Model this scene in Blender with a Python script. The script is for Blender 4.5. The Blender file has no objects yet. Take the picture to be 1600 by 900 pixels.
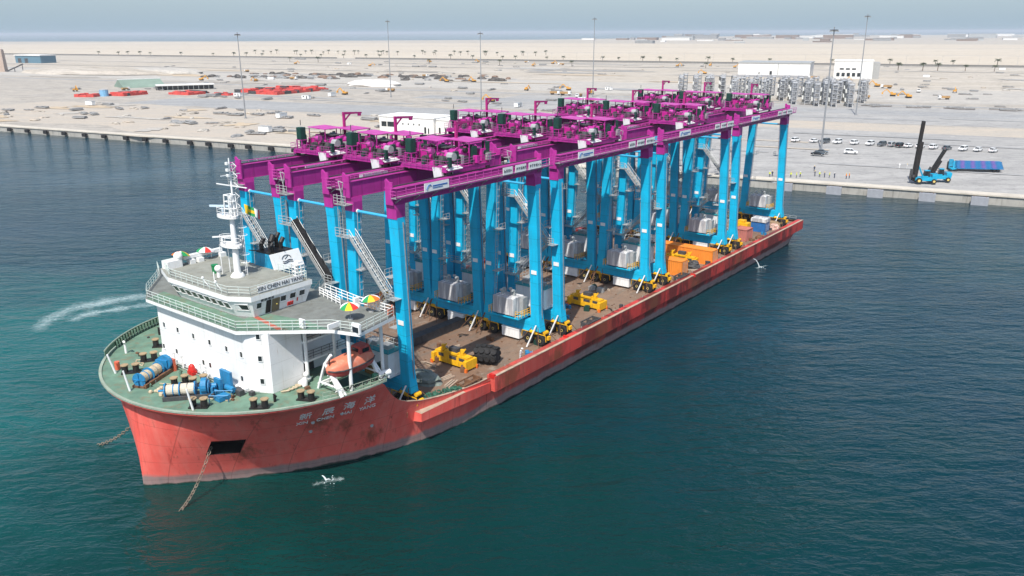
import bpy, bmesh, math, random
from mathutils import Vector, Matrix
R = math.radians
rnd = random.Random(7)
sc = bpy.context.scene
col = sc.collection

# ------------------------------------------------------------------ camera, world, sun, exposure
HC = 46.0
cam = bpy.data.cameras.new('camera'); cam_o = bpy.data.objects.new('camera', cam); col.objects.link(cam_o)
cam.sensor_width = 36; cam.lens = 1270 / 1600 * 36
cam.clip_start = 1; cam.clip_end = 60000
PITCH = math.atan(400 / 1270)
cam_o.matrix_world = Matrix.Translation((0, 0, HC)) @ Matrix.Rotation(R(90) - PITCH, 4, 'X') @ Matrix.Rotation(0.0035 * -1, 4, 'Z')
sc.camera = cam_o
TH = R(52)                                    # heading of the ship (bow to stern)
A_ = Vector((math.cos(TH), math.sin(TH), 0)); B_ = Vector((math.sin(TH), -math.cos(TH), 0))
O_ = Vector((-39.6, 76.6, 0)) + B_ * .3
to_sun = (-A_ * math.cos(R(20)) + B_ * math.sin(R(20))).normalized()
SUN_EL = R(55)
sun_az = math.atan2(to_sun.x, to_sun.y)       # clockwise from +Y
w = bpy.data.worlds.new('World'); sc.world = w; w.use_nodes = True
nt = w.node_tree; nt.nodes.clear()
wo = nt.nodes.new('ShaderNodeOutputWorld'); bg = nt.nodes.new('ShaderNodeBackground')
sky = nt.nodes.new('ShaderNodeTexSky'); sky.sky_type = 'NISHITA'; sky.sun_disc = False
sky.sun_elevation = SUN_EL; sky.sun_rotation = sun_az; sky.altitude = 50; sky.air_density = 1.0; sky.dust_density = 1.5; sky.ozone_density = 1.0
hsv = nt.nodes.new('ShaderNodeHueSaturation'); hsv.inputs['Saturation'].default_value = 1.0; hsv.inputs['Value'].default_value = 1.0
nt.links.new(sky.outputs[0], hsv.inputs['Color'])
# desert dust: a grey-blue veil that thickens towards the horizon of the sky
tc = nt.nodes.new('ShaderNodeTexCoord'); sx = nt.nodes.new('ShaderNodeSeparateXYZ'); nt.links.new(tc.outputs['Generated'], sx.inputs[0])
mr = nt.nodes.new('ShaderNodeMapRange'); mr.inputs['From Min'].default_value = -0.01; mr.inputs['From Max'].default_value = 0.20
mr.inputs['To Min'].default_value = 0.93; mr.inputs['To Max'].default_value = 0.06; nt.links.new(sx.outputs['Z'], mr.inputs['Value'])
mx = nt.nodes.new('ShaderNodeMix'); mx.data_type = 'RGBA'; nt.links.new(mr.outputs[0], mx.inputs[0])
nt.links.new(hsv.outputs[0], mx.inputs[6]); mx.inputs[7].default_value = (2.2, 3.0, 3.72, 1)
nt.links.new(mx.outputs[2], bg.inputs['Color']); bg.inputs['Strength'].default_value = 0.15
nt.links.new(bg.outputs[0], wo.inputs['Surface'])
sun = bpy.data.lights.new('sun', 'SUN'); sun.energy = 4.7; sun.angle = R(0.55); sun.color = (1.0, 0.96, 0.9)
sun_o = bpy.data.objects.new('sun', sun); col.objects.link(sun_o)
sd = Vector((to_sun.x * math.cos(SUN_EL), to_sun.y * math.cos(SUN_EL), math.sin(SUN_EL)))
sun_o.rotation_euler = sd.to_track_quat('Z', 'Y').to_euler(); sun_o.location = (0, 0, 300)
sc.view_settings.view_transform = 'Standard'; sc.view_settings.look = 'None'
sc.view_settings.exposure = 0.22; sc.view_settings.gamma = 1.0; sc.view_settings.use_curve_mapping = False
cy = sc.cycles
sc.render.engine = 'CYCLES'
cy.use_denoising = True
try: cy.denoiser = 'OPENIMAGEDENOISE'
except Exception: pass
cy.max_bounces = 6; cy.diffuse_bounces = 3; cy.glossy_bounces = 3; cy.transparent_max_bounces = 8; cy.volume_bounces = 0
cy.use_adaptive_sampling = True; cy.adaptive_threshold = 0.012

# ------------------------------------------------------------------ helpers
class MB:
    """collects shapes, links them as one mesh object. flip=True: ship frame, second coordinate is port (+)"""
    def __init__(s, flip=False): s.v = []; s.f = []; s.m = []; s.flip = flip; s.marks = []; s.auto = True
    def add(s, vs, fs, mi=0, M=None):
        n = len(s.v)
        if s.auto: s.marks.append((len(s.f), n))
        for p in vs:
            p = Vector(p)
            if M is not None: p = M @ p
            s.v.append(p)
        for f in fs: s.f.append([i + n for i in f]); s.m.append(mi)
        return s
    def box(s, c, d, mi=0, M=None):
        x, y, z = d[0] / 2, d[1] / 2, d[2] / 2; c = Vector(c)
        vs = [Vector((a * x, b * y, e * z)) for a in (-1, 1) for b in (-1, 1) for e in (-1, 1)]
        if M is not None: vs = [M @ p for p in vs]
        return s.add([c + p for p in vs], [(0, 1, 3, 2), (4, 6, 7, 5), (0, 4, 5, 1), (2, 3, 7, 6), (0, 2, 6, 4), (1, 5, 7, 3)], mi)
    def bx(s, x0, x1, y0, y1, z0, z1, mi=0):
        return s.box(((x0 + x1) / 2, (y0 + y1) / 2, (z0 + z1) / 2), (abs(x1 - x0), abs(y1 - y0), abs(z1 - z0)), mi)
    def beam(s, p, q, a, b, mi=0, a2=None, b2=None):
        p = Vector(p); q = Vector(q); d = (q - p).normalized()
        up = Vector((0, 0, 1)) if abs(d.z) < .9 else Vector((1, 0, 0))
        x = d.cross(up).normalized(); y = x.cross(d)
        a2 = a if a2 is None else a2; b2 = b if b2 is None else b2
        vs = [p + x * (i * a / 2) + y * (j * b / 2) for i, j in ((-1, -1), (1, -1), (1, 1), (-1, 1))] + \
             [q + x * (i * a2 / 2) + y * (j * b2 / 2) for i, j in ((-1, -1), (1, -1), (1, 1), (-1, 1))]
        return s.add(vs, [(0, 1, 2, 3), (7, 6, 5, 4), (0, 4, 5, 1), (1, 5, 6, 2), (2, 6, 7, 3), (3, 7, 4, 0)], mi)
    def tube(s, p, q, r, n=6, r2=None, mi=0):
        p = Vector(p); q = Vector(q); d = (q - p).normalized(); r2 = r if r2 is None else r2
        up = Vector((0, 0, 1)) if abs(d.z) < .9 else Vector((1, 0, 0))
        x = d.cross(up).normalized(); y = x.cross(d); vs = []
        for i in range(n):
            t = 2 * math.pi * i / n; e = x * math.cos(t) + y * math.sin(t); vs.append(p + e * r)
        for i in range(n):
            t = 2 * math.pi * i / n; e = x * math.cos(t) + y * math.sin(t); vs.append(q + e * r2)
        fs = [(i, i + n, (i + 1) % n + n, (i + 1) % n) for i in range(n)] + [tuple(range(n)), tuple(range(2 * n - 1, n - 1, -1))]
        return s.add(vs, fs, mi)
    def path(s, pts, r, n=5, mi=0):
        for a, b in zip(pts, pts[1:]): s.tube(a, b, r, n, mi=mi)
        return s
    def prism(s, poly, z0, z1, mi=0, mtop=None):
        n = len(poly)
        area = sum(poly[i][0] * poly[(i + 1) % n][1] - poly[(i + 1) % n][0] * poly[i][1] for i in range(n))
        if area < 0: poly = poly[::-1]
        vs = [(x, y, z0) for x, y in poly] + [(x, y, z1) for x, y in poly]
        s.add(vs, [(i, (i + 1) % n, (i + 1) % n + n, i + n) for i in range(n)] + [tuple(range(n - 1, -1, -1))], mi)
        s.add([(x, y, z1) for x, y in poly], [tuple(range(n))], mi if mtop is None else mtop)
        return s
    def loft(s, rings, mi=0, cap=True, closed=True):
        n = len(rings[0]); vs = [p for r in rings for p in r]; fs = []
        for k in range(len(rings) - 1):
            for i in range(n if closed else n - 1):
                j = (i + 1) % n; fs.append((k * n + i, k * n + j, (k + 1) * n + j, (k + 1) * n + i))
        if cap: fs += [tuple(range(n - 1, -1, -1)), tuple(range((len(rings) - 1) * n, len(rings) * n))]
        return s.add(vs, fs, mi)
    def lathe(s, prof, n=12, M=None, mi=0):
        rings = [[Vector((r * math.cos(2 * math.pi * i / n), r * math.sin(2 * math.pi * i / n), z)) for i in range(n)] for r, z in prof]
        if M is not None: rings = [[M @ p for p in r] for r in rings]
        return s.loft(rings, mi)
    def disc(s, c, axis, r, h, n=16, mi=0):
        c = Vector(c); a = Vector(axis).normalized() * h / 2
        return s.tube(c - a, c + a, r, n, mi=mi)
    def rail(s, pts, h=1.0, r=0.03, sp=1.5, bars=3, closed=False, mi=0):
        pts = [Vector(p) for p in pts]
        if closed: pts = pts + [pts[0]]
        for a, b in zip(pts, pts[1:]):
            L = (b - a).length; n = max(1, round(L / sp))
            for k in range(n + 1):
                p = a.lerp(b, k / n); s.tube(p, p + Vector((0, 0, h)), r * 1.15, 4, mi=mi)
            for j in range(bars):
                z = Vector((0, 0, h * (j + 1) / bars)); s.tube(a + z, b + z, r, 4, mi=mi)
        return s
    def ball(s, c, r, n=10, k=6, mi=0, sq=(1, 1, 1)):
        rings = []
        for j in range(k + 1):
            t = math.pi * (j + .02) / (k + .04)
            rings.append([Vector((c[0] + sq[0] * r * math.sin(t) * math.cos(2 * math.pi * i / n), c[1] + sq[1] * r * math.sin(t) * math.sin(2 * math.pi * i / n), c[2] - sq[2] * r * math.cos(t))) for i in range(n)])
        return s.loft(rings, mi)
    def each(s, name, mats, parent=None, smooth=False):
        # one object for every shape that was added
        for f0, f1, v0, v1 in s.parts():
            k = MB(s.flip); k.v = s.v[v0:v1]; k.f = [[i - v0 for i in f] for f in s.f[f0:f1]]; k.m = s.m[f0:f1]; k.build(name, mats, parent, smooth)
    def cut(s): s.marks.append((len(s.f), len(s.v))); return s
    def parts(s):
        mk = sorted(set(s.marks + [(0, 0), (len(s.f), len(s.v))]))
        return [(a[0], b[0], a[1], b[1]) for a, b in zip(mk, mk[1:])]
    def build(s, name, mats, parent=None, smooth=False, loc=None):
        me = bpy.data.meshes.new(name)
        vs = [(p.x, -p.y, p.z) for p in s.v] if s.flip else [tuple(p) for p in s.v]
        fs = [list(reversed(f)) for f in s.f] if s.flip else s.f
        me.from_pydata(vs, [], fs)
        if not isinstance(mats, (list, tuple)): mats = [mats]
        for m in mats: me.materials.append(m)
        if len(mats) > 1: me.polygons.foreach_set('material_index', s.m)
        if smooth: me.polygons.foreach_set('use_smooth', [True] * len(me.polygons))
        me.update()
        o = bpy.data.objects.new(name, me); col.objects.link(o)
        if smooth:
            try: me.set_sharp_from_angle(angle=R(40))
            except Exception: pass
        if parent is not None: o.parent = parent
        if loc is not None: o.location = loc
        return o
def SB(): return MB(True)

def tag(o, label=None, cat=None, group=None, kind=None):
    if label: o['label'] = label
    if cat: o['category'] = cat
    if group: o['group'] = group
    if kind: o['kind'] = kind
    return o
def thing(name, label, cat, loc=(0, 0, 0), rz=0.0, group=None):
    o = bpy.data.objects.new(name, None); col.objects.link(o); o.empty_display_size = .5
    o.location = loc; o.rotation_euler = (0, 0, rz)
    return tag(o, label, cat, group)
def SW(u, v, z=0.0): return O_ + A_ * u + B_ * v + Vector((0, 0, z))     # ship frame to world
def sthing(name, label, cat, u, v, z, rz=0.0, group=None): return thing(name, label, cat, SW(u, v, z), TH + rz, group)
def kids(o): return [c for c in bpy.data.objects if c.parent == o]
def copy_tree(o, parent=None, cm=None):
    if cm is None:
        cm = {}
        for c in bpy.data.objects:
            if c.parent: cm.setdefault(c.parent.name, []).append(c)
    c = o.copy(); col.objects.link(c)
    if parent is not None: c.parent = parent
    for ch in cm.get(o.name, []): copy_tree(ch, c, cm)
    return c
ORD = ['first', 'second', 'third', 'fourth', 'fifth', 'sixth', 'seventh', 'eighth', 'ninth', 'tenth', 'eleventh', 'twelfth', 'thirteenth', 'fourteenth', 'fifteenth', 'sixteenth', 'seventeenth', 'eighteenth', 'nineteenth', 'twentieth']

# ------------------------------------------------------------------ materials
def nodes(m):
    m.use_nodes = True; t = m.node_tree; t.nodes.clear()
    out = t.nodes.new('ShaderNodeOutputMaterial'); b = t.nodes.new('ShaderNodeBsdfPrincipled'); t.links.new(b.outputs[0], out.inputs[0])
    return t, b, out
def N(t, typ, **k):
    n = t.nodes.new(typ)
    for a, v in k.items():
        if hasattr(n, a) and not a.startswith('i_'): setattr(n, a, v)
    return n
def noise(t, vec, scale, detail=4, rough=.55, dist=0):
    n = t.nodes.new('ShaderNodeTexNoise'); n.inputs['Scale'].default_value = scale; n.inputs['Detail'].default_value = detail
    n.inputs['Roughness'].default_value = rough; n.inputs['Distortion'].default_value = dist
    if vec is not None: t.links.new(vec, n.inputs['Vector'])
    return n.outputs['Fac']
def ramp(t, fac, stops):
    n = t.nodes.new('ShaderNodeValToRGB'); cr = n.color_ramp
    while len(cr.elements) < len(stops): cr.elements.new(.5)
    for e, (p, c) in zip(cr.elements, stops):
        e.position = p; e.color = (c, c, c, 1) if not isinstance(c, tuple) else c + (1,)
    t.links.new(fac, n.inputs[0]); return n.outputs[0]
def mixc(t, fac, a, b, mode='MIX'):
    n = t.nodes.new('ShaderNodeMix'); n.data_type = 'RGBA'; n.blend_type = mode
    for sock, val in ((0, fac), (6, a), (7, b)):
        if isinstance(val, (int, float)): n.inputs[sock].default_value = val
        elif isinstance(val, tuple): n.inputs[sock].default_value = val + (1,) if len(val) == 3 else val
        else: t.links.new(val, n.inputs[sock])
    return n.outputs[2]
def mapping(t, scale=(1, 1, 1), coord='Object', rot=(0, 0, 0), loc=(0, 0, 0)):
    c = t.nodes.new('ShaderNodeTexCoord'); m = t.nodes.new('ShaderNodeMapping')
    m.inputs['Scale'].default_value = scale; m.inputs['Rotation'].default_value = rot; m.inputs['Location'].default_value = loc
    t.links.new(c.outputs[coord], m.inputs[0]); return m.outputs[0]
def math_(t, op, a, b=None, clamp=False):
    n = t.nodes.new('ShaderNodeMath'); n.operation = op; n.use_clamp = clamp
    for i, val in enumerate((a, b)):
        if val is None: continue
        if isinstance(val, (int, float)): n.inputs[i].default_value = val
        else: t.links.new(val, n.inputs[i])
    return n.outputs[0]
def bump(t, b, h, strength=.3, dist=.1):
    n = t.nodes.new('ShaderNodeBump'); n.inputs['Strength'].default_value = strength; n.inputs['Distance'].default_value = dist
    t.links.new(h, n.inputs['Height']); t.links.new(n.outputs[0], b.inputs['Normal'])
MATS = {}
def paint(name, c, rough=.5, var=.18, scale=1.2, dirt=None, dirt_amt=.35, metal=0.0, streak=True, spec=.35, seam=None):
    """weathered paint: slow tone drift, vertical run-off streaks, optional dirt or rust colour"""
    if name in MATS: return MATS[name]
    m = bpy.data.materials.new(name); t, b, out = nodes(m)
    v = mapping(t); vs = mapping(t, (3, 3, .35))
    n1 = noise(t, v, scale, 5, .6)
    dk = tuple(x * (1 - var) for x in c); lt = tuple(min(1, x * (1 + var)) for x in c)
    cc = mixc(t, ramp(t, n1, [(.3, 0.0), (.7, 1.0)]), dk, lt)
    if dirt:
        n2 = noise(t, vs if streak else v, scale * 1.3, 6, .65)
        cc = mixc(t, ramp(t, n2, [(.52, 0.0), (.72, dirt_amt)]), cc, dirt)
    if seam:      # weld seams across the plates, at a fixed spacing along one axis
        ax, step, w_ = seam; g_ = N(t, 'ShaderNodeTexCoord'); s_ = N(t, 'ShaderNodeSeparateXYZ'); t.links.new(g_.outputs['Object'], s_.inputs[0])
        fr_ = math_(t, 'FRACT', math_(t, 'DIVIDE', math_(t, 'ADD', s_.outputs[ax], 50.0), step))
        cc = mixc(t, math_(t, 'MULTIPLY', math_(t, 'LESS_THAN', fr_, w_ / step), .45), cc, tuple(x * .35 for x in c))
        n3 = noise(t, mapping(t, (2.5, 2.5, .5), loc=(9, 4, 1)), scale * 2.2, 5, .7)
        cc = mixc(t, ramp(t, n3, [(.62, 0.0), (.74, .55)]), cc, (.17, .10, .06))
    t.links.new(cc, b.inputs['Base Color']); b.inputs['Roughness'].default_value = rough; b.inputs['Metallic'].default_value = metal
    b.inputs['Specular IOR Level'].default_value = spec
    MATS[name] = m; return m
GRIME = (.09, .075, .06); RUST = (.16, .065, .025)
blue = paint('crane_blue', (.006, .43, .68), .5, .10, .5, (.03, .24, .38), .45, seam=('Z', 3.1, .07))
purple = paint('crane_purple', (.385, .027, .24), .5, .14, .6, (.18, .014, .11), .4, seam=('X', 3.0, .07))
white = paint('white_paint', (.80, .80, .78), .45, .05, .8, (.45, .36, .26), .28)
house_white = bpy.data.materials.new('house_white'); t, b, _ = nodes(house_white)
g_ = N(t, 'ShaderNodeTexCoord'); s_ = N(t, 'ShaderNodeSeparateXYZ'); t.links.new(g_.outputs['Object'], s_.inputs[0])
c = mixc(t, ramp(t, noise(t, mapping(t), .5, 5, .6), [(.3, 0.0), (.7, 1.0)]), (.72, .72, .705), (.81, .81, .80))
c = mixc(t, ramp(t, noise(t, mapping(t, (2.2, 2.2, .16)), 1.0, 6, .7), [(.54, 0.0), (.72, .5)]), c, (.52, .47, .40))
c = mixc(t, ramp(t, noise(t, mapping(t, (3.5, 3.5, .22), loc=(5, 2, 8)), 1.0, 6, .75), [(.66, 0.0), (.74, .7)]), c, (.36, .19, .10))
l1 = math_(t, 'LESS_THAN', math_(t, 'FRACT', math_(t, 'DIVIDE', math_(t, 'ADD', s_.outputs['Z'], 49.3), 2.25)), .020)
l2 = math_(t, 'LESS_THAN', math_(t, 'FRACT', math_(t, 'DIVIDE', math_(t, 'ADD', s_.outputs['Y'], 50.6), 3.05)), .014)
c = mixc(t, math_(t, 'MULTIPLY', math_(t, 'MAXIMUM', l1, l2), .35), c, (.42, .40, .37))
t.links.new(c, b.inputs['Base Color']); b.inputs['Roughness'].default_value = .5; bump(t, b, noise(t, mapping(t, (.8, .8, .8)), 1.0, 2), .18, .15)
grey_deck = paint('grey_deck', (.17, .18, .165), .75, .2, .8, (.10, .085, .06), .5, streak=False)
green_deck = paint('green_deck', (.125, .215, .155), .75, .25, .7, (.20, .135, .075), .8, streak=False)
black = paint('black_steel', (.016, .016, .016), .55, .3, 2.0, RUST, .25)
dark_grey = paint('dark_grey_steel', (.06, .062, .065), .6, .25, 2.0, RUST, .35)
galv = paint('galvanised_steel', (.42, .43, .42), .5, .15, 2.0, (.2, .17, .13), .3, metal=.3)
yellow = paint('yellow_paint', (.78, .42, .012), .45, .12, 1.5, (.12, .07, .03), .5)
orange = paint('orange_paint', (.80, .255, .035), .5, .10, .6, (.28, .10, .04), .3)
boat_orange = paint('lifeboat_orange', (.64, .19, .11), .5, .10, 1.0, (.6, .42, .32), .5, streak=False)
boat_red = paint('lifeboat_red', (.42, .06, .05), .5, .12, 1.0, (.5, .3, .25), .3)
rope_m = paint('rope', (.50, .41, .28), .9, .2, 6.0, (.25, .17, .1), .5, streak=False)
rubber = paint('rubber', (.018, .018, .019), .8, .3, 3.0, (.06, .05, .04), .5, streak=False)
winch_blue = paint('winch_blue', (.02, .20, .40), .45, .15, 2.0, RUST, .45)
tank_green = paint('cabinet_green', (.010, .052, .038), .5, .2, 1.5, (.03, .04, .035), .4)
hub_yellow = paint('hub_yellow', (.62, .47, .15), .5, .15, 3.0, (.2, .13, .06), .5)
def striped(name, a, b_, rough=.55):
    m = bpy.data.materials.new(name); t, b, _ = nodes(m)
    n_ = noise(t, mapping(t, (1.5, 1.5, .10)), 1.0, 3, .55); n2 = noise(t, mapping(t), 1.2, 5, .6)
    c = mixc(t, ramp(t, n_, [(.44, 0.0), (.54, 1.0)]), a, b_); c = mixc(t, ramp(t, n2, [(.5, 0.0), (.75, .5)]), c, (.36, .33, .29))
    t.links.new(c, b.inputs['Base Color']); b.inputs['Roughness'].default_value = rough; bump(t, b, math_(t, 'ADD', n_, noise(t, mapping(t, (4, 4, 1.2)), 1.0, 4, .6)), .7, .12); return m
tarp = striped('silver_tarpaulin', (.66, .65, .63), (.36, .36, .375))
_unused = (lambda *a, **k_: None)('x', (.76, .75, .73), .55, .08, .6, (.48, .47, .48), .5)
canopy_pink = paint('canopy_purple', (.47, .06, .31), .5, .2, .8, (.2, .03, .15), .3)
rust_m = paint('rusty_steel', (.17, .085, .045), .85, .3, 2.0, (.07, .035, .02), .6, streak=False)
fire_red = paint('fire_red', (.55, .025, .02), .45, .1, 1.0)
teal_m = paint('teal_paint', (.03, .30, .33), .5, .12, 1.0)
concrete = paint('concrete', (.50, .485, .45), .9, .10, .15, (.30, .28, .25), .45, streak=False)
glass = bpy.data.materials.new('dark_glass'); t, b, _ = nodes(glass); b.inputs['Base Color'].default_value = (.012, .016, .018, 1); b.inputs['Roughness'].default_value = .08
t.links.new(ramp(t, noise(t, mapping(t), .8, 2), [(.3, (.008, .011, .013)), (.7, (.03, .04, .045))]), b.inputs['Base Color'])
mark = paint('dark_lettering', (.03, .035, .05), .6, .05)
blue_letter = paint('blue_lettering', (.02, .12, .4), .6, .05)
letter_white = paint('white_lettering', (.78, .76, .72), .55, .08, 2.0, (.5, .2, .16), .4)

# hull paint: faded red topsides with run-off, rust and a grey weedy band at the waterline, plus shade painted on the long side
hull_m = bpy.data.materials.new('hull_red'); t, b, _ = nodes(hull_m)
v = mapping(t); vs = mapping(t, (1.2, 1.2, .12)); g = N(t, 'ShaderNodeTexCoord'); sp_ = N(t, 'ShaderNodeSeparateXYZ'); t.links.new(g.outputs['Object'], sp_.inputs[0])
c = mixc(t, ramp(t, noise(t, v, .22, 5, .6), [(.3, 0.0), (.7, 1.0)]), (.72, .095, .074), (.84, .150, .118))
c = mixc(t, ramp(t, noise(t, vs, .8, 6, .62), [(.46, 0.0), (.70, .55)]), c, (.78, .21, .165))
c = mixc(t, ramp(t, noise(t, mapping(t, (.9, .9, .10), loc=(7, 3, 0)), 1.0, 6, .7), [(.58, 0.0), (.74, .75)]), c, (.20, .028, .022))
c = mixc(t, ramp(t, noise(t, mapping(t, (.5, .5, .16), loc=(17, 33, 5)), 1.2, 7, .75), [(.62, 0.0), (.72, .8)]), c, (.10, .045, .022))
fade = math_(t, 'MULTIPLY', ramp(t, sp_.outputs['X'], [(0, 0.0), (1, 1.0)]), 1.0)
mrx = N(t, 'ShaderNodeMapRange'); mrx.inputs['From Min'].default_value = 24; mrx.inputs['From Max'].default_value = 60; mrx.inputs['To Max'].default_value = .95; t.links.new(sp_.outputs['X'], mrx.inputs['Value'])
c = mixc(t, mrx.outputs[0], c, mixc(t, ramp(t, noise(t, mapping(t, (.16, .16, .05), loc=(2, 0, 0)), 1.0, 6, .7), [(.45, 0.0), (.53, 1.0)]), (.50, .045, .038), (.13, .018, .016)))  # long side darkened aft as painted shade, broken by random darker patches
wl = math_(t, 'ADD', sp_.outputs['Z'], math_(t, 'MULTIPLY', noise(t, v, .5, 5), .9))
c = mixc(t, ramp(t, math_(t, 'MULTIPLY', wl, .25), [(.36, 1.0), (.46, 0.0)]), c, mixc(t, noise(t, vs, 1.5, 5), (.44, .25, .23), (.17, .155, .145)))
c = mixc(t, ramp(t, math_(t, 'MULTIPLY', wl, .25), [(.13, 1.0), (.17, 0.0)]), c, (.035, .045, .035))
t.links.new(c, b.inputs['Base Color']); b.inputs['Roughness'].default_value = .5; b.inputs['Specular IOR Level'].default_value = .3
for px_, rx_ in (((5.9, -10.0, 3.3), 3.6), ((18.4, -16.4, 2.6), 3.2), ((12.0, -15.2, 6.6), 2.6), ((15.2, -15.6, 5.2), 2.0), ((40, -18.6, 3.8), 4.5), ((50, -18.6, 3.2), 3.0), ((62, -18.6, 3.6), 5.0), ((78, -18.6, 3.2), 3.4), ((93, -18.6, 3.4), 4.5), ((112, -18.6, 3.0), 4.0)):   # rust below openings and fittings
    dn = N(t, 'ShaderNodeVectorMath', operation='DISTANCE'); t.links.new(mapping(t, (1, 1, .9)), dn.inputs[0]); dn.inputs[1].default_value = (px_[0], px_[1], px_[2] * .9)
    dd = math_(t, 'ADD', math_(t, 'MULTIPLY', dn.outputs['Value'], -1 / rx_), math_(t, 'MULTIPLY', noise(t, mapping(t, (1.4, 1.4, .4), loc=px_), 1.0, 6, .7), 1.5))
    c = mixc(t, ramp(t, dd, [(.10, 0.0), (.55, .8)]), c, (.17, .060, .030))
sv = math_(t, 'LESS_THAN', math_(t, 'FRACT', math_(t, 'DIVIDE', math_(t, 'ADD', sp_.outputs['X'], 50.0), 4.7)), .016)
sh_ = math_(t, 'LESS_THAN', math_(t, 'FRACT', math_(t, 'DIVIDE', math_(t, 'ADD', sp_.outputs['Z'], 50.0), 2.3)), .022)
c = mixc(t, math_(t, 'MULTIPLY', math_(t, 'MAXIMUM', sv, sh_), .30), c, (.10, .02, .016))
t.links.new(c, b.inputs['Base Color'])
bump(t, b, math_(t, 'ADD', noise(t, mapping(t, (.5, .5, .5)), 1.0, 2), math_(t, 'MULTIPLY', noise(t, v, 3, 3), .15)), .15, .3)
# rusty cargo deck
cdeck_m = bpy.data.materials.new('cargo_deck'); t, b, _ = nodes(cdeck_m)
v = mapping(t)
c = mixc(t, ramp(t, noise(t, v, .12, 6, .6), [(.3, 0.0), (.7, 1.0)]), (.165, .095, .058), (.24, .165, .115))
c = mixc(t, ramp(t, noise(t, mapping(t, (.25, 1.2, 1)), .8, 6, .65), [(.5, 0.0), (.7, .7)]), c, (.13, .115, .095))
c = mixc(t, ramp(t, noise(t, v, 1.3, 6, .7), [(.56, 0.0), (.68, .7)]), c, (.085, .045, .025))
c = mixc(t, ramp(t, noise(t, mapping(t, loc=(40, 9, 0)), .5, 6, .7), [(.58, 0.0), (.66, .6)]), c, (.31, .27, .22))
t.links.new(c, b.inputs['Base Color']); b.inputs['Roughness'].default_value = .85
# ------------------------------------------------------------------ water, land, air
QP = Vector((-254, 408.5, 0)); QD = Vector((.9005, -.4349, 0)); QN = Vector((.4349, .9005, 0)); GZ = 2.4
def QW(s, d, z=GZ): return QP + QD * s + QN * d + Vector((0, 0, z))
QA = math.atan2(QD.y, QD.x)
water_m = bpy.data.materials.new('sea_water'); t, b, _ = nodes(water_m)
v = mapping(t)
big = noise(t, mapping(t, (.012, .02, 1)), 1.0, 4, .6, .6)
c = mixc(t, ramp(t, big, [(.32, 0.0), (.68, 1.0)]), (.0006, .0205, .033), (.0008, .030, .038))
# cloudy turquoise water stirred up by the thrusters ahead of the bow
tg = N(t, 'ShaderNodeVectorMath', operation='DISTANCE'); t.links.new(mapping(t, (1, .85, 1)), tg.inputs[0]); tg.inputs[1].default_value = (-82, 78, 0)
turb = math_(t, 'ADD', math_(t, 'MULTIPLY', tg.outputs['Value'], -1 / 70.0), math_(t, 'MULTIPLY', noise(t, mapping(t, (.03, .05, 1)), 1.0, 5, .6, 1.2), 1.3))
c = mixc(t, ramp(t, math_(t, 'ADD', turb, .75), [(.35, 0.0), (1.0, .95)]), c, (.0035, .088, .084))
tg2 = N(t, 'ShaderNodeVectorMath', operation='DISTANCE'); t.links.new(mapping(t, (.8, 1, 1)), tg2.inputs[0]); tg2.inputs[1].default_value = (-10, 62, 0)
turb2 = math_(t, 'ADD', math_(t, 'MULTIPLY', tg2.outputs['Value'], -1 / 75.0), math_(t, 'MULTIPLY', noise(t, mapping(t, (.03, .04, 1), loc=(5, 8, 0)), 1.0, 4, .6, .8), 1.0))
c = mixc(t, ramp(t, math_(t, 'ADD', turb2, .75), [(.4, 0.0), (1.1, .8)]), c, (.0012, .026, .021))
t.links.new(c, b.inputs['Base Color']); b.inputs['Roughness'].default_value = .10; b.inputs['IOR'].default_value = 1.33; b.inputs['Specular IOR Level'].default_value = .5; b.inputs['Specular Tint'].default_value = (.60, .88, 1.0, 1)
wr = R(-14)
h1 = noise(t, mapping(t, (.10, .26, 1), rot=(0, 0, wr)), 1.0, 3, .55, .4)
h2 = noise(t, mapping(t, (.38, .85, 1), rot=(0, 0, R(-24))), 1.0, 3, .6, .5)
h3 = noise(t, mapping(t, (1.4, 2.6, 1), rot=(0, 0, R(6))), 1.0, 3, .6, .3)
wind = ramp(t, noise(t, mapping(t, (.010, .022, 1), rot=(0, 0, R(-12)), loc=(4, 2, 0)), 1.0, 5, .65, .8), [(.32, .45), (.68, 1.15)])
hh = math_(t, 'ADD', math_(t, 'MULTIPLY', h1, .70), math_(t, 'ADD', math_(t, 'MULTIPLY', h2, .40), math_(t, 'MULTIPLY', h3, .10)))
bump(t, b, math_(t, 'MULTIPLY', hh, wind), 1.0, 1.0)
m = MB(); m.add([(-40000, -600, 0), (40000, -600, 0), (40000, 45000, 0), (-40000, 45000, 0)], [(0, 1, 2, 3)])
tag(m.build('sea_water', water_m), 'deep blue green harbour water with small wind ripples', 'water', kind='structure')

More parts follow.
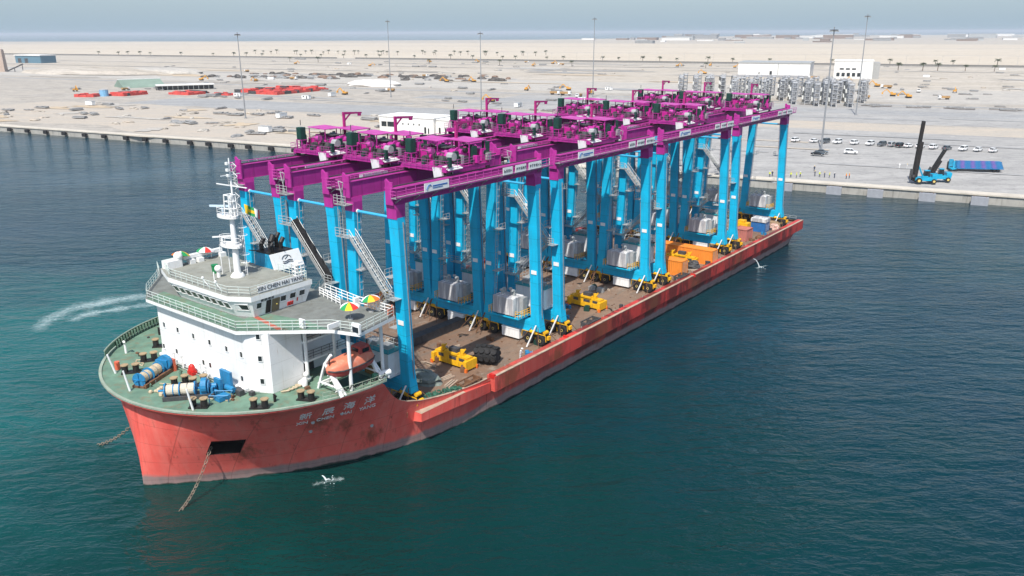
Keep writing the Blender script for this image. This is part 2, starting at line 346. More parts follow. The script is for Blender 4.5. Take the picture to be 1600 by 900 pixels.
def sandy(name, c0, c1, c2, sc0=.004, asp=3.0, rough=.95):
    m = bpy.data.materials.new(name); t, b, _ = nodes(m)
    c0, c1, c2 = [(x[0] * .86, x[1] * .855, x[2] * .85) for x in (c0, c1, c2)]
    v = mapping(t, (1, asp, 1), rot=(0, 0, -QA))
    n1 = noise(t, v, sc0, 7, .62, .4); n2 = noise(t, v, sc0 * 7, 6, .65, .3); n3 = noise(t, mapping(t, rot=(0, 0, -QA)), sc0 * 60, 4, .7)
    c = mixc(t, ramp(t, n1, [(.40, 0.0), (.60, 1.0)]), c0, c1)
    c = mixc(t, ramp(t, n2, [(.48, 0.0), (.62, .95)]), c, c2)
    c = mixc(t, ramp(t, n3, [(.52, 0.0), (.72, .6)]), c, tuple(x * .66 for x in c2))
    n4 = noise(t, mapping(t, (1, 1.6, 1), rot=(0, 0, -QA), loc=(31, 7, 0)), sc0 * 22, 7, .75, .6)
    c = mixc(t, ramp(t, n4, [(.58, 0.0), (.66, .7)]), c, tuple(x * .52 for x in c2))
    c = mixc(t, ramp(t, noise(t, mapping(t, (1, 2, 1), rot=(0, 0, -QA), loc=(3, 70, 0)), sc0 * 14, 6, .7), [(.60, 0.0), (.70, .7)]), c, tuple(min(.7, x * 1.25) for x in c1))
    t.links.new(c, b.inputs['Base Color']); b.inputs['Roughness'].default_value = rough; b.inputs['Specular IOR Level'].default_value = .15
    return m
sand_m = sandy('desert_sand', (.52, .465, .385), (.56, .51, .44), (.42, .38, .32))
far_sand_m = sandy('far_sand', (.60, .525, .42), (.63, .56, .46), (.56, .49, .39), .0012, 6)
rubble_m = sandy('levelled_fill', (.50, .455, .39), (.44, .41, .365), (.33, .305, .27), .012, 2.2)
apron_m = sandy('apron_concrete', (.39, .382, .365), (.45, .44, .42), (.33, .325, .315), .01, 5, .9)
pave_m = sandy('grey_paving', (.36, .36, .355), (.42, .42, .41), (.29, .295, .295), .012, 6, .9)
beige_m = sandy('beige_sub_base', (.54, .47, .385), (.50, .45, .385), (.44, .41, .36), .02, 5)
road_m = sandy('asphalt_road', (.17, .17, .168), (.22, .22, .215), (.13, .13, .13), .01, 6)
pale_m = sandy('pale_gravel', (.55, .515, .455), (.49, .465, .42), (.40, .38, .35), .015, 4)

land = MB()
P = [QW(-1600, 0), QW(1600, 0), Vector((9000, -1500, GZ)), Vector((14000, 6000, GZ)), Vector((9000, 9800, GZ)), Vector((2600, 8800, GZ)), Vector((900, 5900, GZ)),
     Vector((193, 5050, GZ)), Vector((-1646, 4700, GZ)), Vector((-2999, 5000, GZ)), Vector((-7000, 5400, GZ)), Vector((-7000, 2500, GZ))]
n = len(P); land.add([tuple(p) for p in P] + [(p.x, p.y, -3) for p in P], [tuple(range(n))] + [(i, i + n, (i + 1) % n + n, (i + 1) % n) for i in range(n)])
tag(land.build('ground', sand_m), 'pale desert sand of the reclaimed port land', 'ground', kind='structure')
LZ = [GZ]
def strip(name, s0, s1, d0, d1, m, kind='structure', wob=0.0):
    LZ[0] += .006
    k = MB(); nseg = 24 if wob else 1; top = []; bot = []
    for i in range(nseg + 1):
        s = s0 + (s1 - s0) * i / nseg
        j0 = rnd.uniform(-wob, wob) if wob else 0; j1 = rnd.uniform(-wob, wob) if wob else 0
        bot.append(QW(s, d0 + j0, LZ[0])); top.append(QW(s, d1 + j1, LZ[0]))
    vs = bot + top; q = nseg + 1
    k.add([tuple(p) for p in vs], [(i, i + 1, q + i + 1, q + i) for i in range(nseg)])
    return tag(k.build(name, m), kind=kind)
strip('far_ground', -3200, 5200, 985, 2900, far_sand_m, wob=10)
strip('fill_ground', -900, 1500, 8, 330, rubble_m, wob=12)
strip('beige_ground', -120, 330, 16, 118, beige_m, wob=10)
strip('apron', 255, 1600, 0.2, 168, apron_m)
strip('beige_strip', 255, 1600, 150, 186, beige_m, wob=3)
strip('paved_yard', 150, 1600, 188, 292, apron_m, wob=3)
strip('pavement', 90, 1300, 236, 262, pave_m, wob=2)
strip('paved_lane', -60, 250, 122, 172, pave_m, wob=3)
strip('gravel_yard', -900, 1500, 332, 470, pale_m, wob=14)
strip('track', -900, 1300, 300, 308, pave_m, wob=1)
strip('gravel_track', -900, 60, 470, 482, pave_m, wob=2)
strip('access_road', -2400, 3000, 930, 941, road_m)
strip('coast_road', -3200, 4500, 1480, 1492, pave_m)
strip('shore_road', -3200, 5200, 2150, 2170, pave_m)
strip('shore_track', -3200, 5200, 2890, 2925, pale_m)
for i, (s0, s1, d0, d1) in enumerate([(120, 190, 205, 211), (210, 330, 214, 220), (150, 260, 224, 229), (280, 420, 206, 212), (90, 150, 252, 258), (420, 520, 222, 228), (-40, 60, 205, 212), (10, 120, 190, 195)]):
    strip('pavement', s0, s1, d0, d1, pave_m, wob=.8)
for s0, d0, L in [(300, 60, 60), (380, 40, 90), (330, 95, 40), (450, 70, 80), (410, 110, 90), (290, 28, 50), (500, 120, 120), (360, 128, 70), (470, 20, 60), (350, 75, 30)]:
    strip('paving_patch', s0, s0 + L, d0, d0 + rnd.uniform(1.5, 5), pave_m if rnd.random() < .6 else beige_m, wob=.3)

ochre_m = sandy('ochre_sand', (.56, .44, .30), (.60, .50, .37), (.50, .42, .32), .03, 2)
def blob(name, s_, d_, rs, rd, m):
    LZ[0] += .002; k = MB(); n = 22; pts = []
    for i in range(n):
        a = 2 * math.pi * i / n; f = rnd.uniform(.55, 1.1); pts.append(tuple(QW(s_ + rs * f * math.cos(a), d_ + rd * f * math.sin(a), LZ[0])))
    k.add(pts, [tuple(range(n))]); tag(k.build(name, m), kind='structure')
for i in range(20): blob('sand_patch', rnd.uniform(-70, 225), rnd.uniform(16, 112), rnd.uniform(6, 22), rnd.uniform(3, 9), ochre_m if i % 3 else pale_m)
for i in range(26): blob('graded_patch', rnd.uniform(-420, 700), rnd.uniform(310, 880), rnd.uniform(20, 80), rnd.uniform(6, 24), (pave_m, pale_m, ochre_m, rubble_m)[i % 4])
for s0, s1, d_ in ((-900, -60, 560), (-900, 120, 690), (-700, 1200, 780), (-900, 300, 870)): strip('track', s0, s1, d_, d_ + 5, pave_m, wob=1.5)

# air: one even volume round camera and scene
hz = bpy.data.materials.new('haze_air'); hz.use_nodes = True; t = hz.node_tree; t.nodes.clear()
o_ = t.nodes.new('ShaderNodeOutputMaterial'); pv = t.nodes.new('ShaderNodeVolumePrincipled'); t.links.new(pv.outputs[0], o_.inputs['Volume'])
pv.inputs['Color'].default_value = (.80, .87, .95, 1); pv.inputs['Density'].default_value = 0.00008; pv.inputs['Anisotropy'].default_value = 0.0
k = MB(); k.bx(-45000, 45000, -800, 48000, -5, 62)
tag(k.build('haze', hz), kind='stuff')

# ------------------------------------------------------------------ quay
QT = thing('quay_wall', 'long pale concrete quay wall with a beige cap beam along the waterside', 'quay wall', QW(0, 0, 0), QA)
cap_m = paint('quay_cap', (.52, .475, .40), .9, .10, .2, (.33, .30, .25), .5, streak=False)
k = MB(); k.bx(-1200, 1400, -1.3, 3.2, GZ + .03, GZ + .42); k.build('cap_beam', cap_m, QT)
k = MB(); k.bx(-1200, 1400, -.9, .6, -2.5, GZ + .03)
k.build('wall_face', paint('quay_face', (.36, .345, .31), .9, .15, .3, (.10, .10, .085), .7), QT)
def fender(label, s, grp):
    f = thing('quay_fender', label, 'fender', QW(s, -.92, 0), QA, grp)
    if grp.startswith('dark'): f.scale = (.6, .7, .55); f.location.z += .75
    k = MB(); k.bx(-2.1, 2.1, -2.3, -1.2, -.3, 2.3); k.build('panel', rubber if grp.startswith('dark') else paint('fender_panel', (.30, .31, .335), .6, .1), f)
    k = MB()
    for x in (-1, 1): k.tube((x, 0.02, 1.3), (x, -1.25, 1.3), .5, 10)
    k.each('cone', rubber, f)
    k = MB()
    for x in (-1.5, 1.5): k.tube((x, .02, 2.45), (x, -2.0, 2.3), .06, 5)
    k.each('chain', rust_m, f)
SL = [-2, 11, 24, 37.5, 50.5, 64.5, 77.5, 91.5, 103.5, 116, 130.5, 141, 153.5, 163, 175, 187]
for i, s in enumerate(SL): fender('dark rubber fender on the far quay wall, %s from the left edge of the water' % ORD[i], s, 'dark fenders on the left quay')
for i, s in enumerate([376, 387.8 + 2, 401, 414.5, 427.5, 441, 454]): fender('grey fender panel on the quay beyond the stern, %s towards the right' % ORD[i], s - 1, 'grey fenders on the right quay')
# ------------------------------------------------------------------ the ship
ship = sthing('cargo_ship', 'long red heavy cargo ship with a white bridge, loaded with gantry cranes', 'ship', 0, 0, 0)
ZF, ZM, ZB, ZR = 10.6, 4.2, 17.45, 19.95        # forecastle deck, cargo deck, bridge deck, compass deck
KN = 9.25; INS = 1.25
def deck_curve(t_, inset=0.0):
    u = -1.0 + 37.0 * t_
    if u < 18: v = 18.4 * math.sqrt(max(0, 1 - ((18 - u) / 19.0) ** 2))
    else: v = 18.4
    if inset:
        k_ = inset * max(0.15, 1 - max(0, u - 14) / 8) if u > 14 else inset
        return u + inset * .95 * max(0, 1 - v / 18.4) ** .6, max(0, v - k_ * min(1, v / 2.5))
    return u, v
def wl_curve(t_):
    u = 36 * t_; return u, 17.6 * (1 - ((36 - u) / 36) ** 2.25)
TOP = [(-9, ZF), (18.3, ZF), (18.9, 10.1), (19.6, 9.2), (20.4, 8.1), (21.4, 7.1), (22.8, 6.3), (25.0, 5.6), (28.0, 5.1), (31, 4.8), (34, ZM + .35), (99, ZM + .35)]
def ztop(u):
    for (a, x), (b_, y) in zip(TOP, TOP[1:]):
        if a <= u <= b_: return x + (y - x) * (u - a) / (b_ - a)
    return TOP[-1][1]
def hull_pt(t_, z):
    """point of the port side at outline parameter t_ and level z (before scaling to the sheer)"""
    a = wl_curve(t_)
    ub = a[0]; zz = z if z <= 0 else z * ztop(ub) / ZF
    if zz <= KN:
        q = max(0, zz / KN) ** 1.25; bq = deck_curve(t_, INS); p = (a[0] + (bq[0] - a[0]) * q, a[1] + (bq[1] - a[1]) * q)
    else:
        q = min(1, (zz - KN) / (10.35 - KN)); i = deck_curve(t_, INS); o = deck_curve(t_); p = (i[0] + (o[0] - i[0]) * q, i[1] + (o[1] - i[1]) * q)
    return Vector((p[0], p[1], zz))
tau = sorted(set([round((i / 40) ** 1.7, 4) for i in range(41)] + [.112, .182] + [.5 + .012 * i for i in range(16)]))
lev = [-2.5, 0, .7, 1.4, 2.2, 3.1, 4.0, 5.0, 6.1, 7.2, 8.2, 9.25, 9.6, 10.35, ZF]
k = SB()
for side in (1, -1):
    grid = [[hull_pt(x, z) for x in tau] for z in lev]
    n0 = len(k.v)
    for row in grid:
        for p in row: k.v.append(Vector((p.x, p.y * side, p.z)))
    nt_ = len(tau)
    for j in range(len(lev) - 1):
        for i in range(nt_ - 1):
            if .112 - 1e-5 <= tau[i] < .182 - 1e-5 and 4.0 - 1e-5 <= lev[j] < 6.1 - 1e-5: continue      # anchor pocket
            q = [n0 + j * nt_ + i, n0 + j * nt_ + i + 1, n0 + (j + 1) * nt_ + i + 1, n0 + (j + 1) * nt_ + i]
            k.f.append(q if side == 1 else q[::-1]); k.m.append(0)
# parallel body, undercut stern and transom
UE = 148.5
for side in (1, -1):
    prof = [(17.6, -2.5), (17.6, 0), (17.75, 2.2), (17.85, ZM + .35), (17.85, ZM)]
    secs = []
    for u in [36, 60, 90, 120, 139, 143, 146, UE]:
        e = max(0, (u - 139) / (UE - 139)); ring = []
        for v_, z in prof: ring.append(Vector((u, side * (v_ - .5 * e), max(z, -2.5 + 4.9 * e))))
        secs.append(ring)
    n0 = len(k.v); m_ = len(prof)
    for r in secs: k.v += r
    for i in range(len(secs) - 1):
        for j in range(m_ - 1):
            q = [n0 + i * m_ + j, n0 + (i + 1) * m_ + j, n0 + (i + 1) * m_ + j + 1, n0 + i * m_ + j + 1]
            k.f.append(q if side == 1 else q[::-1]); k.m.append(0)
k.add([(139, -17.6, -2.5), (139, 17.6, -2.5), (UE, 17.1, 2.4), (UE, -17.1, 2.4)], [(0, 1, 2, 3)])
k.add([(UE, -17.2, 2.4), (UE, 17.2, 2.4), (UE, 17.4, ZM + .35), (UE, -17.4, ZM + .35)], [(0, 1, 2, 3)])
hull = k.build('hull', hull_m, ship, smooth=True)
# anchor recess
def recess(side):
    k = SB(); c4 = [hull_pt(.112, 4.0), hull_pt(.182, 4.0), hull_pt(.182, 6.1), hull_pt(.112, 6.1)]
    c4 = [Vector((p.x, p.y * side, p.z)) for p in c4]; inn = [p + Vector((1.5, -1.6 * side, .1)) for p in c4]
    k.add(c4 + inn, [(0, 1, 5, 4), (1, 2, 6, 5), (2, 3, 7, 6), (3, 0, 4, 7), (4, 5, 6, 7)])
    k.build('anchor_pocket', black, hull); return c4
pk = recess(1); recess(-1)
def chain(name, label, p, q, link=.5, r=.05):
    p = Vector(p); q = Vector(q); L = (q - p).length; n = int(L / (link * .72)); k = SB(); d = (q - p).normalized()
    x = d.cross(Vector((0, 0, 1))).normalized(); y = x.cross(d)
    for i in range(n):
        c = p + d * (i + .5) * (L / n) + Vector((0, 0, -.9 * math.sin(math.pi * (i + .5) / n))); w_ = x if i % 2 else y
        ring = [c + d * (math.cos(t_) * link / 2) + w_ * (math.sin(t_) * link * .32) for t_ in [math.pi * 2 * j / 8 for j in range(8)]]
        k.path(ring + [ring[0]], r, 4)
    o = k.build(name, paint('chain_steel', (.22, .17, .13), .8, .3, 3, RUST, .6, streak=False)); o.parent = None
    o.location = O_; o.rotation_euler = (0, 0, TH); return tag(o, label, 'chain', 'anchor chains')
c0 = (pk[0] + pk[3]) / 2 + Vector((.5, -.3, -.1))
chain('anchor_chain', 'rusty anchor chain running from the dark pocket in the red bow down into the water', c0, (-.9, 7.6, -.4))
chain('anchor_chain', 'rusty anchor chain slanting into the water on the far side of the bow', (c0.x, -c0.y, c0.z), (1.0, -13.8, -.4))
# draught and load marks, discharge holes
k = SB()
for t_, z in ((.33, 7.3), (.335, 5.9), (.41, 7.6), (.52, 4.6)):
    p = hull_pt(t_, z); q = hull_pt(t_ + .01, z); n_ = Vector((-(q - p).y, (q - p).x, 0)).normalized(); k.disc(p + n_ * .02, n_, .2, .12, 10)
k.each('hull_fitting', galv, hull)
# rim along the forecastle edge
def edge_line(t0, t1, z, n=40, inset=0.0, side=1):
    out = []
    for i in range(n + 1):
        t_ = t0 + (t1 - t0) * (i / n); u, v_ = deck_curve(t_)
        out.append(Vector((u, side * max(0, v_), z)))
    return out
tE = (18.5 + 1.0) / 37.0
tt = [tE * (i / 44) ** 1.8 for i in range(45)]
outer = [Vector((deck_curve(x)[0], deck_curve(x)[1], 0)) for x in tt]
full = [Vector((p.x, -p.y, 0)) for p in reversed(outer)] + outer[1:]
k = SB()
for a, b_ in zip(full, full[1:]):
    ca = Vector((14, 0, 0)); ia = a + (ca - a).normalized() * .2; ib = b_ + (ca - b_).normalized() * .2
    oa = a - (ca - a).normalized() * .10; ob = b_ - (ca - b_).normalized() * .10
    z0, z1 = ZF - .06, ZF + .12
    k.add([(oa.x, oa.y, z0), (ob.x, ob.y, z0), (ob.x, ob.y, z1), (oa.x, oa.y, z1), (ia.x, ia.y, ZF - .1), (ib.x, ib.y, ZF - .1), (ib.x, ib.y, z1), (ia.x, ia.y, z1)],
          [(0, 1, 2, 3), (3, 2, 6, 7), (5, 4, 7, 6), (1, 0, 4, 5)])
rim_m = paint('rim_paint', (.27, .33, .26), .6, .15, 1.0, (.25, .14, .08), .55)
k.build('deck_rim', rim_m, ship)
k = SB(); poly = [(p.x, p.y) for p in full] + [(18.9, 18.2), (18.9, -18.2)]
k.add([(x, y, ZF) for x, y in poly], [tuple(range(len(poly)))]); k.build('forecastle_deck', green_deck, ship)
# aft bulkhead below the forecastle, cargo deck, rusty edge plates
k = SB(); k.loft([[Vector((x, y, z)) for x, y, z in ((u_, -15.0, ZM), (u_, 15.0, ZM), (u_, 16.4, 8.0), (u_, 16.9, ZF - .25), (u_, -16.9, ZF - .25), (u_, -16.4, 8.0))] for u_ in (18.6, 18.8)]); k.build('bulkhead', white, ship)
k = SB(); k.add([(18.8, -15.2, ZM), (24, -16.7, ZM), (30, -17.4, ZM), (36, -17.9, ZM), (UE - .2, -17.3, ZM), (UE - .2, 17.3, ZM), (36, 17.9, ZM), (30, 17.4, ZM), (24, 16.7, ZM), (18.8, 15.2, ZM)], [tuple(range(10))]); k.build('cargo_deck', cdeck_m, ship)
edge_m = paint('deck_edge', (.40, .31, .23), .85, .2, .8, (.20, .09, .05), .6, streak=False)
k = SB()
for sd_ in (1, -1):
    for i in range(len(tau)): pass
    pts = [hull_pt(x, ZF) for x in tau if x > .52]
    for a, b_ in zip(pts, pts[1:]):
        k.add([(a.x, sd_ * (a.y + .03), a.z + .02), (b_.x, sd_ * (b_.y + .03), b_.z + .02), (b_.x, sd_ * (b_.y - .35), b_.z + .02), (a.x, sd_ * (a.y - .35), a.z + .02),
               (a.x, sd_ * (a.y - .35), a.z - .3), (b_.x, sd_ * (b_.y - .35), b_.z - .3)], [(0, 1, 2, 3), (3, 2, 5, 4)])
    k.bx(37, UE, sd_ * 18.2, sd_ * 18.62, ZM + .55, ZM + .62); k.bx(UE - .8, UE + .02, -17.9, 17.9, ZM + .36, ZM + .47)
k.build('edge_plate', edge_m, ship)
# side sponson with a tapered fore end
k = SB()
for sd_ in (1, -1):
    for u0, u1, z0, z1, v1 in ((36.6, UE + .03, 2.7, ZM + .55, 18.6),):
        k.bx(u0, u1, sd_ * 17.3, sd_ * v1, z0, z1)
    k.loft([[Vector((24.0, sd_ * 16.2, 3.0)), Vector((24.0, sd_ * 18.0, 3.4)), Vector((24.0, sd_ * 18.0, 4.4)), Vector((24.0, sd_ * 16.2, 4.4))],
            [Vector((31.5, sd_ * 17.0, 2.6)), Vector((31.5, sd_ * 18.2, 3.0)), Vector((31.5, sd_ * 18.2, 4.42)), Vector((31.5, sd_ * 17.0, 4.42))],
            [Vector((36.4, sd_ * 17.3, 2.4)), Vector((36.4, sd_ * 18.0, 2.6)), Vector((36.4, sd_ * 18.0, 3.9)), Vector((36.4, sd_ * 17.3, 3.9))]])
k.build('side_sponson', hull_m, ship)
k = SB()
for sd_ in (1, -1):
    k.add([(24.0, sd_ * 16.8, 4.42), (24.0, sd_ * 18.0, 4.42), (31.5, sd_ * 18.2, 4.45), (31.5, sd_ * 17.7, 4.45)], [(0, 1, 2, 3)])
k.build('sponson_ledge', edge_m, ship)

# ---- lettering helper
def text_geo(s, size, extr=.02):
    cu = bpy.data.curves.new('t', 'FONT'); cu.body = s; cu.size = size; cu.extrude = extr; cu.align_x = 'CENTER'; cu.align_y = 'CENTER'
    o = bpy.data.objects.new('t', cu); col.objects.link(o)
    dg = bpy.context.evaluated_depsgraph_get(); me = bpy.data.meshes.new_from_object(o.evaluated_get(dg))
    vs = [v_.co.copy() for v_ in me.vertices]; fs = [tuple(p.vertices) for p in me.polygons]
    bpy.data.objects.remove(o); bpy.data.curves.remove(cu); bpy.data.meshes.remove(me)
    return vs, fs
def put_text(k, s, size, c, right, up, extr=.02, bold=0):
    """lettering on a plane through c (ship frame, v = port); reading direction 'right'"""
    vs, fs = text_geo(s, size, extr); c = Vector(c); r = Vector(right).normalized(); u_ = Vector(up); u_ = (u_ - r * u_.dot(r)).normalized(); nn = r.cross(u_)
    k.add([c + r * p.x + u_ * p.y + nn * p.z for p in vs], [f[::-1] for f in fs] if k.flip else fs)
k = SB()
def hull_word(s, t_, z, size):
    p = hull_pt(t_, z); q = hull_pt(t_ + .012, z); p2 = hull_pt(t_, z + .8); r_ = (q - p).normalized(); up = (p2 - p).normalized(); n_ = up.cross(r_)
    n_ = Vector((-r_.y, r_.x, 0)) if n_.y < 0 else n_
    put_text(k, s, size, p + n_.normalized() * .05, r_, up)
for s, t_ in (('新', .300), ('辰', .362), ('海', .424), ('洋', .487)): hull_word(s, t_, 8.55, 1.35)
for s, t_ in (('XIN', .300), ('CHEN', .362), ('HAI', .424), ('YANG', .487)): hull_word(s, t_, 7.55, .72)
k.build('name_lettering', letter_white, hull)

# ---- deckhouse
fr = [(8, -7.4), (8, 9.3), (9.2, 11.6), (13.2, 11.6), (13.2, 9.6), (20, 9.6), (20, -11.0), (9.4, -9.6)]
k = SB(); k.prism(fr, ZF + .01, ZB - .2)
k.bx(7.45, 8.0, -7.3, 9.2, ZF + .01, ZF + .42)
house = k.build('deckhouse', house_white, ship)
def window(parent, c, n_, w_=.5, h=.62, up=(0, 0, 1)):
    """framed pane on a wall: c = centre, n_ = outward normal (ship frame)"""
    n_ = Vector(n_).normalized(); up = Vector(up).normalized(); r_ = up.cross(n_).normalized(); c = Vector(c)
    k = SB(); a = .045
    for sx_, sy_, ww, hh in ((0, h / 2 + a / 2, w_ + 2 * a, a), (0, -h / 2 - a / 2, w_ + 2 * a, a), (w_ / 2 + a / 2, 0, a, h), (-w_ / 2 - a / 2, 0, a, h)):
        M = Matrix((r_, n_, up)).transposed(); k.box(c + r_ * sx_ + up * sy_ + n_ * .03, (ww, .12, hh), 0, M)
    o = k.build('window', white, parent)
    k = SB(); M = Matrix((r_, n_, up)).transposed(); k.box(c + n_ * .012, (w_, .05, h), 0, M); k.build('pane', glass, o)
for z, vs_ in ((14.55, (-6.2, -3.4, -.3, 2.8, 5.9, 8.5)), (11.8, (-6.9, -4.2, 1.1, 2.4, 5.3, 8.2)), (16.9, (-5.5, -2.7, .4, 3.4, 6.5))):
    for v_ in vs_: window(house, (8, v_, z), (-1, 0, 0), .42 if z < 16 else .5, .6 if z < 16 else .38)
for z in (11.9, 14.4, 16.8): window(house, (8.7, 10.65, z), (-2.3, 1.2, 0), .42, .58)
# galleries on the port quarter of the house, behind the boat
k = SB()
for z in (12.9, 15.1): k.bx(13.2, 20, 9.6, 11.9, z - .22, z)
k.each('gallery_deck', white, house)
k = SB()
for z in (12.9, 15.1): k.rail([(13.3, 11.85, z), (19.9, 11.85, z)], .95, .03, 1.1, 3)
k.build('gallery_rail', dark_grey, house)
k = SB()
for u, v_ in ((14.6, 17.4), (19.6, 16.8), (17.2, 11.9), (13.4, 11.9)): k.tube((u, v_, ZF), (u, v_, ZB - .3), .2, 8)
k.each('pillar', white, house)
k = SB(); k.bx(13.25, 13.35, 9.7, 11.0, ZF + .05, 12.5); k.bx(14, 16, 9.61, 9.67, ZF + .05, 12.3); k.each('doorway', dark_grey, house)
# bridge deck with port and starboard wings
wing = [(7.2, -8.1), (7.2, 9.1), (11.6, 14.3), (13.4, 16.4), (14.4, 19.5), (20.3, 18.4), (20.3, 13.0), (21.2, 2.4), (21.2, -4), (20.3, -16), (14.4, -18.6), (13.0, -15.5), (8.6, -10.5)]
k = SB(); k.prism(wing, ZB - .38, ZB, 0, 1); bdeck = k.build('bridge_deck', [white, grey_deck], ship)
k = SB(); k.add([(x, y, ZB + .006) for x, y in [(7.3, -8.0), (7.3, 9.05), (9.9, 12.1), (9.9, -9)]], [(0, 1, 2, 3)])
k.add([(x, y, ZB + .006) for x, y in [(9.9, 6.6), (9.9, 12.1), (11.6, 14.1), (13.3, 16.1), (13.6, 12.4), (12.4, 6.6)]], [(0, 1, 2, 3, 4, 5)])
k.build('green_walkway', green_deck, bdeck)
k = SB(); k.add([(10.9, 6.5, ZB + .012), (11.4, 6.5, ZB + .012), (10.5, 12.4, ZB + .012), (10.0, 12.1, ZB + .012)], [(0, 1, 2, 3)]); k.build('red_stripe', paint('deck_red', (.40, .10, .06), .7, .15), bdeck)
e = .12
rl = [(x, y, ZB) for x, y in [(20.2, 18.3), (14.5, 19.35), (13.5, 16.3), (11.7, 14.2), (7.35, 9.0), (7.35, -8.0), (8.7, -10.4), (13.1, -15.4), (14.5, -18.4)]]
k = SB(); k.rail(rl, 1.0, .035, 1.2, 3); k.build('bridge_rail', paint('rail_grey_green', (.50, .56, .52), .5, .1), bdeck)
k = SB(); k.rail([(20.2, 18.3, ZB), (20.2, 13.0, ZB), (21.1, 6.2, ZB)], 1.05, .045, 1.2, 3); k.rail([(19.0, 11.2, ZB), (20.1, 6.4, ZB)], .9, .05, 1.0, 3)
k.bx(19.6, 20.2, 12.6, 13.0, ZB, ZB + 1.0)
k.build('wing_rail', white, bdeck)
k = SB(); k.bx(14.25, 14.5, 18.4, 19.6, ZB - .1, ZB + .95); wb = k.build('lamp_box', white, bdeck)
k = SB(); k.bx(14.2, 14.25, 18.6, 19.45, ZB + .05, ZB + .6); k.build('pane', glass, wb)
k = SB(); k.bx(11.75, 11.95, 13.4, 14.2, ZB + .05, ZB + 1.0); k.bx(12.4, 14.0, 17.0, 17.2, ZB + .45, ZB + .95); k.each('wing_board', white, bdeck)
k = SB(); k.tube((20.1, 18.2, ZB), (20.1, 18.2, ZB + 1.2), .1, 6); k.bx(19.4, 20.15, 18.15, 18.35, ZB + .2, ZB + .9); k.build('rescue_box', boat_orange, bdeck)
# wheelhouse, walls leaning outwards
base = [(10.0, -5.4), (10.0, 5.3), (10.9, 7.1), (17.6, 7.0), (17.6, -9.0), (11.3, -9.0)]
roof = [(9.1, -5.9), (9.1, 5.4), (10.4, 7.6), (18.2, 7.4), (18.2, -9.9), (10.6, -9.9)]
k = SB(); n = 6; k.add([(x, y, ZB + .02) for x, y in base] + [(x + .12 * (1 if x > 14 else 0), y, ZR - .55) for x, y in roof], [(i, (i + 1) % n, (i + 1) % n + n, i + n) for i in range(n)])
bridge = k.build('wheelhouse', house_white, ship)
k = SB(); big = [(x + (.12 if x > 14 else -.12), y * 1.012) for x, y in roof]; k.prism(big, ZR - .55, ZR, 0, 1)
cdeck = k.build('compass_deck', [white, paint('compass_deck_grey', (.25, .255, .22), .8, .15, .7, (.16, .14, .09), .45, streak=False)], ship)
def lean(a, b_, f, z): # point on a leaning wall between base corner pair a and b_ at fraction f, height z
    q = (z - ZB) / (ZR - .55 - ZB)
    A0 = Vector((*base[a], 0)).lerp(Vector((*base[b_], 0)), f); A1 = Vector((*roof[a], 0)).lerp(Vector((*roof[b_], 0)), f)
    p = A0.lerp(A1, q); p.z = z; return p
def wall_frame(a, b_):
    e0 = Vector((*base[a], ZB)); e1 = Vector((*base[b_], ZB)); r_ = (e1 - e0).normalized(); up = (lean(a, b_, .5, ZR - .6) - lean(a, b_, .5, ZB)).normalized()
    n_ = r_.cross(up); 
    ctr = Vector((14, -1, ZB)); 
    if n_.dot(e0 - ctr) < 0: n_ = -n_
    return r_, up, n_
def bwin(a, b_, f, z, w_, h):
    r_, up, n_ = wall_frame(a, b_); window(bridge, lean(a, b_, f, z), n_, w_, h, up)
for i in range(9): bwin(0, 1, (i + .55) / 9.1, 18.72, 1.02, .80)
bwin(1, 2, .5, 18.7, 1.45, .70)
for f, w_ in ((.10, .62), (.52, .72), (.69, .76), (.86, .74)): bwin(2, 3, f, 18.75, w_, .62)
for i in range(2): bwin(5, 0, (i + .6) / 2.2, 18.75, .9, .6)
r_, up, n_ = wall_frame(2, 3); M = Matrix((r_, n_, up)).transposed()
k = SB(); k.box(lean(2, 3, .26, 18.3) + n_ * .015, (.62, .06, 1.5), 0, M); k.build('doorway', black, bridge)
k = SB(); k.box(lean(2, 3, .385, 18.3) + n_ * .08, (.95, .06, 1.5), 0, M); door = k.build('door', paint('door_brown', (.15, .125, .075), .6, .15), bridge)
k = SB(); k.ball(lean(2, 3, .40, 18.35) + n_ * .14, .07); k.build('handle', paint('brass', (.6, .45, .1), .4), door)
k = SB(); put_text(k, '新辰海洋', .42, lean(2, 3, .25, 19.22) + n_ * .03, r_, up); k.build('name_lettering', mark, bridge)
k = SB(); k.box(lean(2, 3, .66, 17.95) + n_ * .05, (.95, .06, .62), 0, M); sg = k.build('safety_board', white, bridge)
k = SB(); 
for i in range(3): k.box(lean(2, 3, .62 + .04 * i, 17.92) + n_ * .12, (.2, .08, .42), 0, M)
k.each('extinguisher', fire_red, bridge)
k = SB(); k.box(lean(2, 3, .80, 18.1) + n_ * .05, (.12, .06, .4), 0, M); k.each('extinguisher', fire_red, bridge)
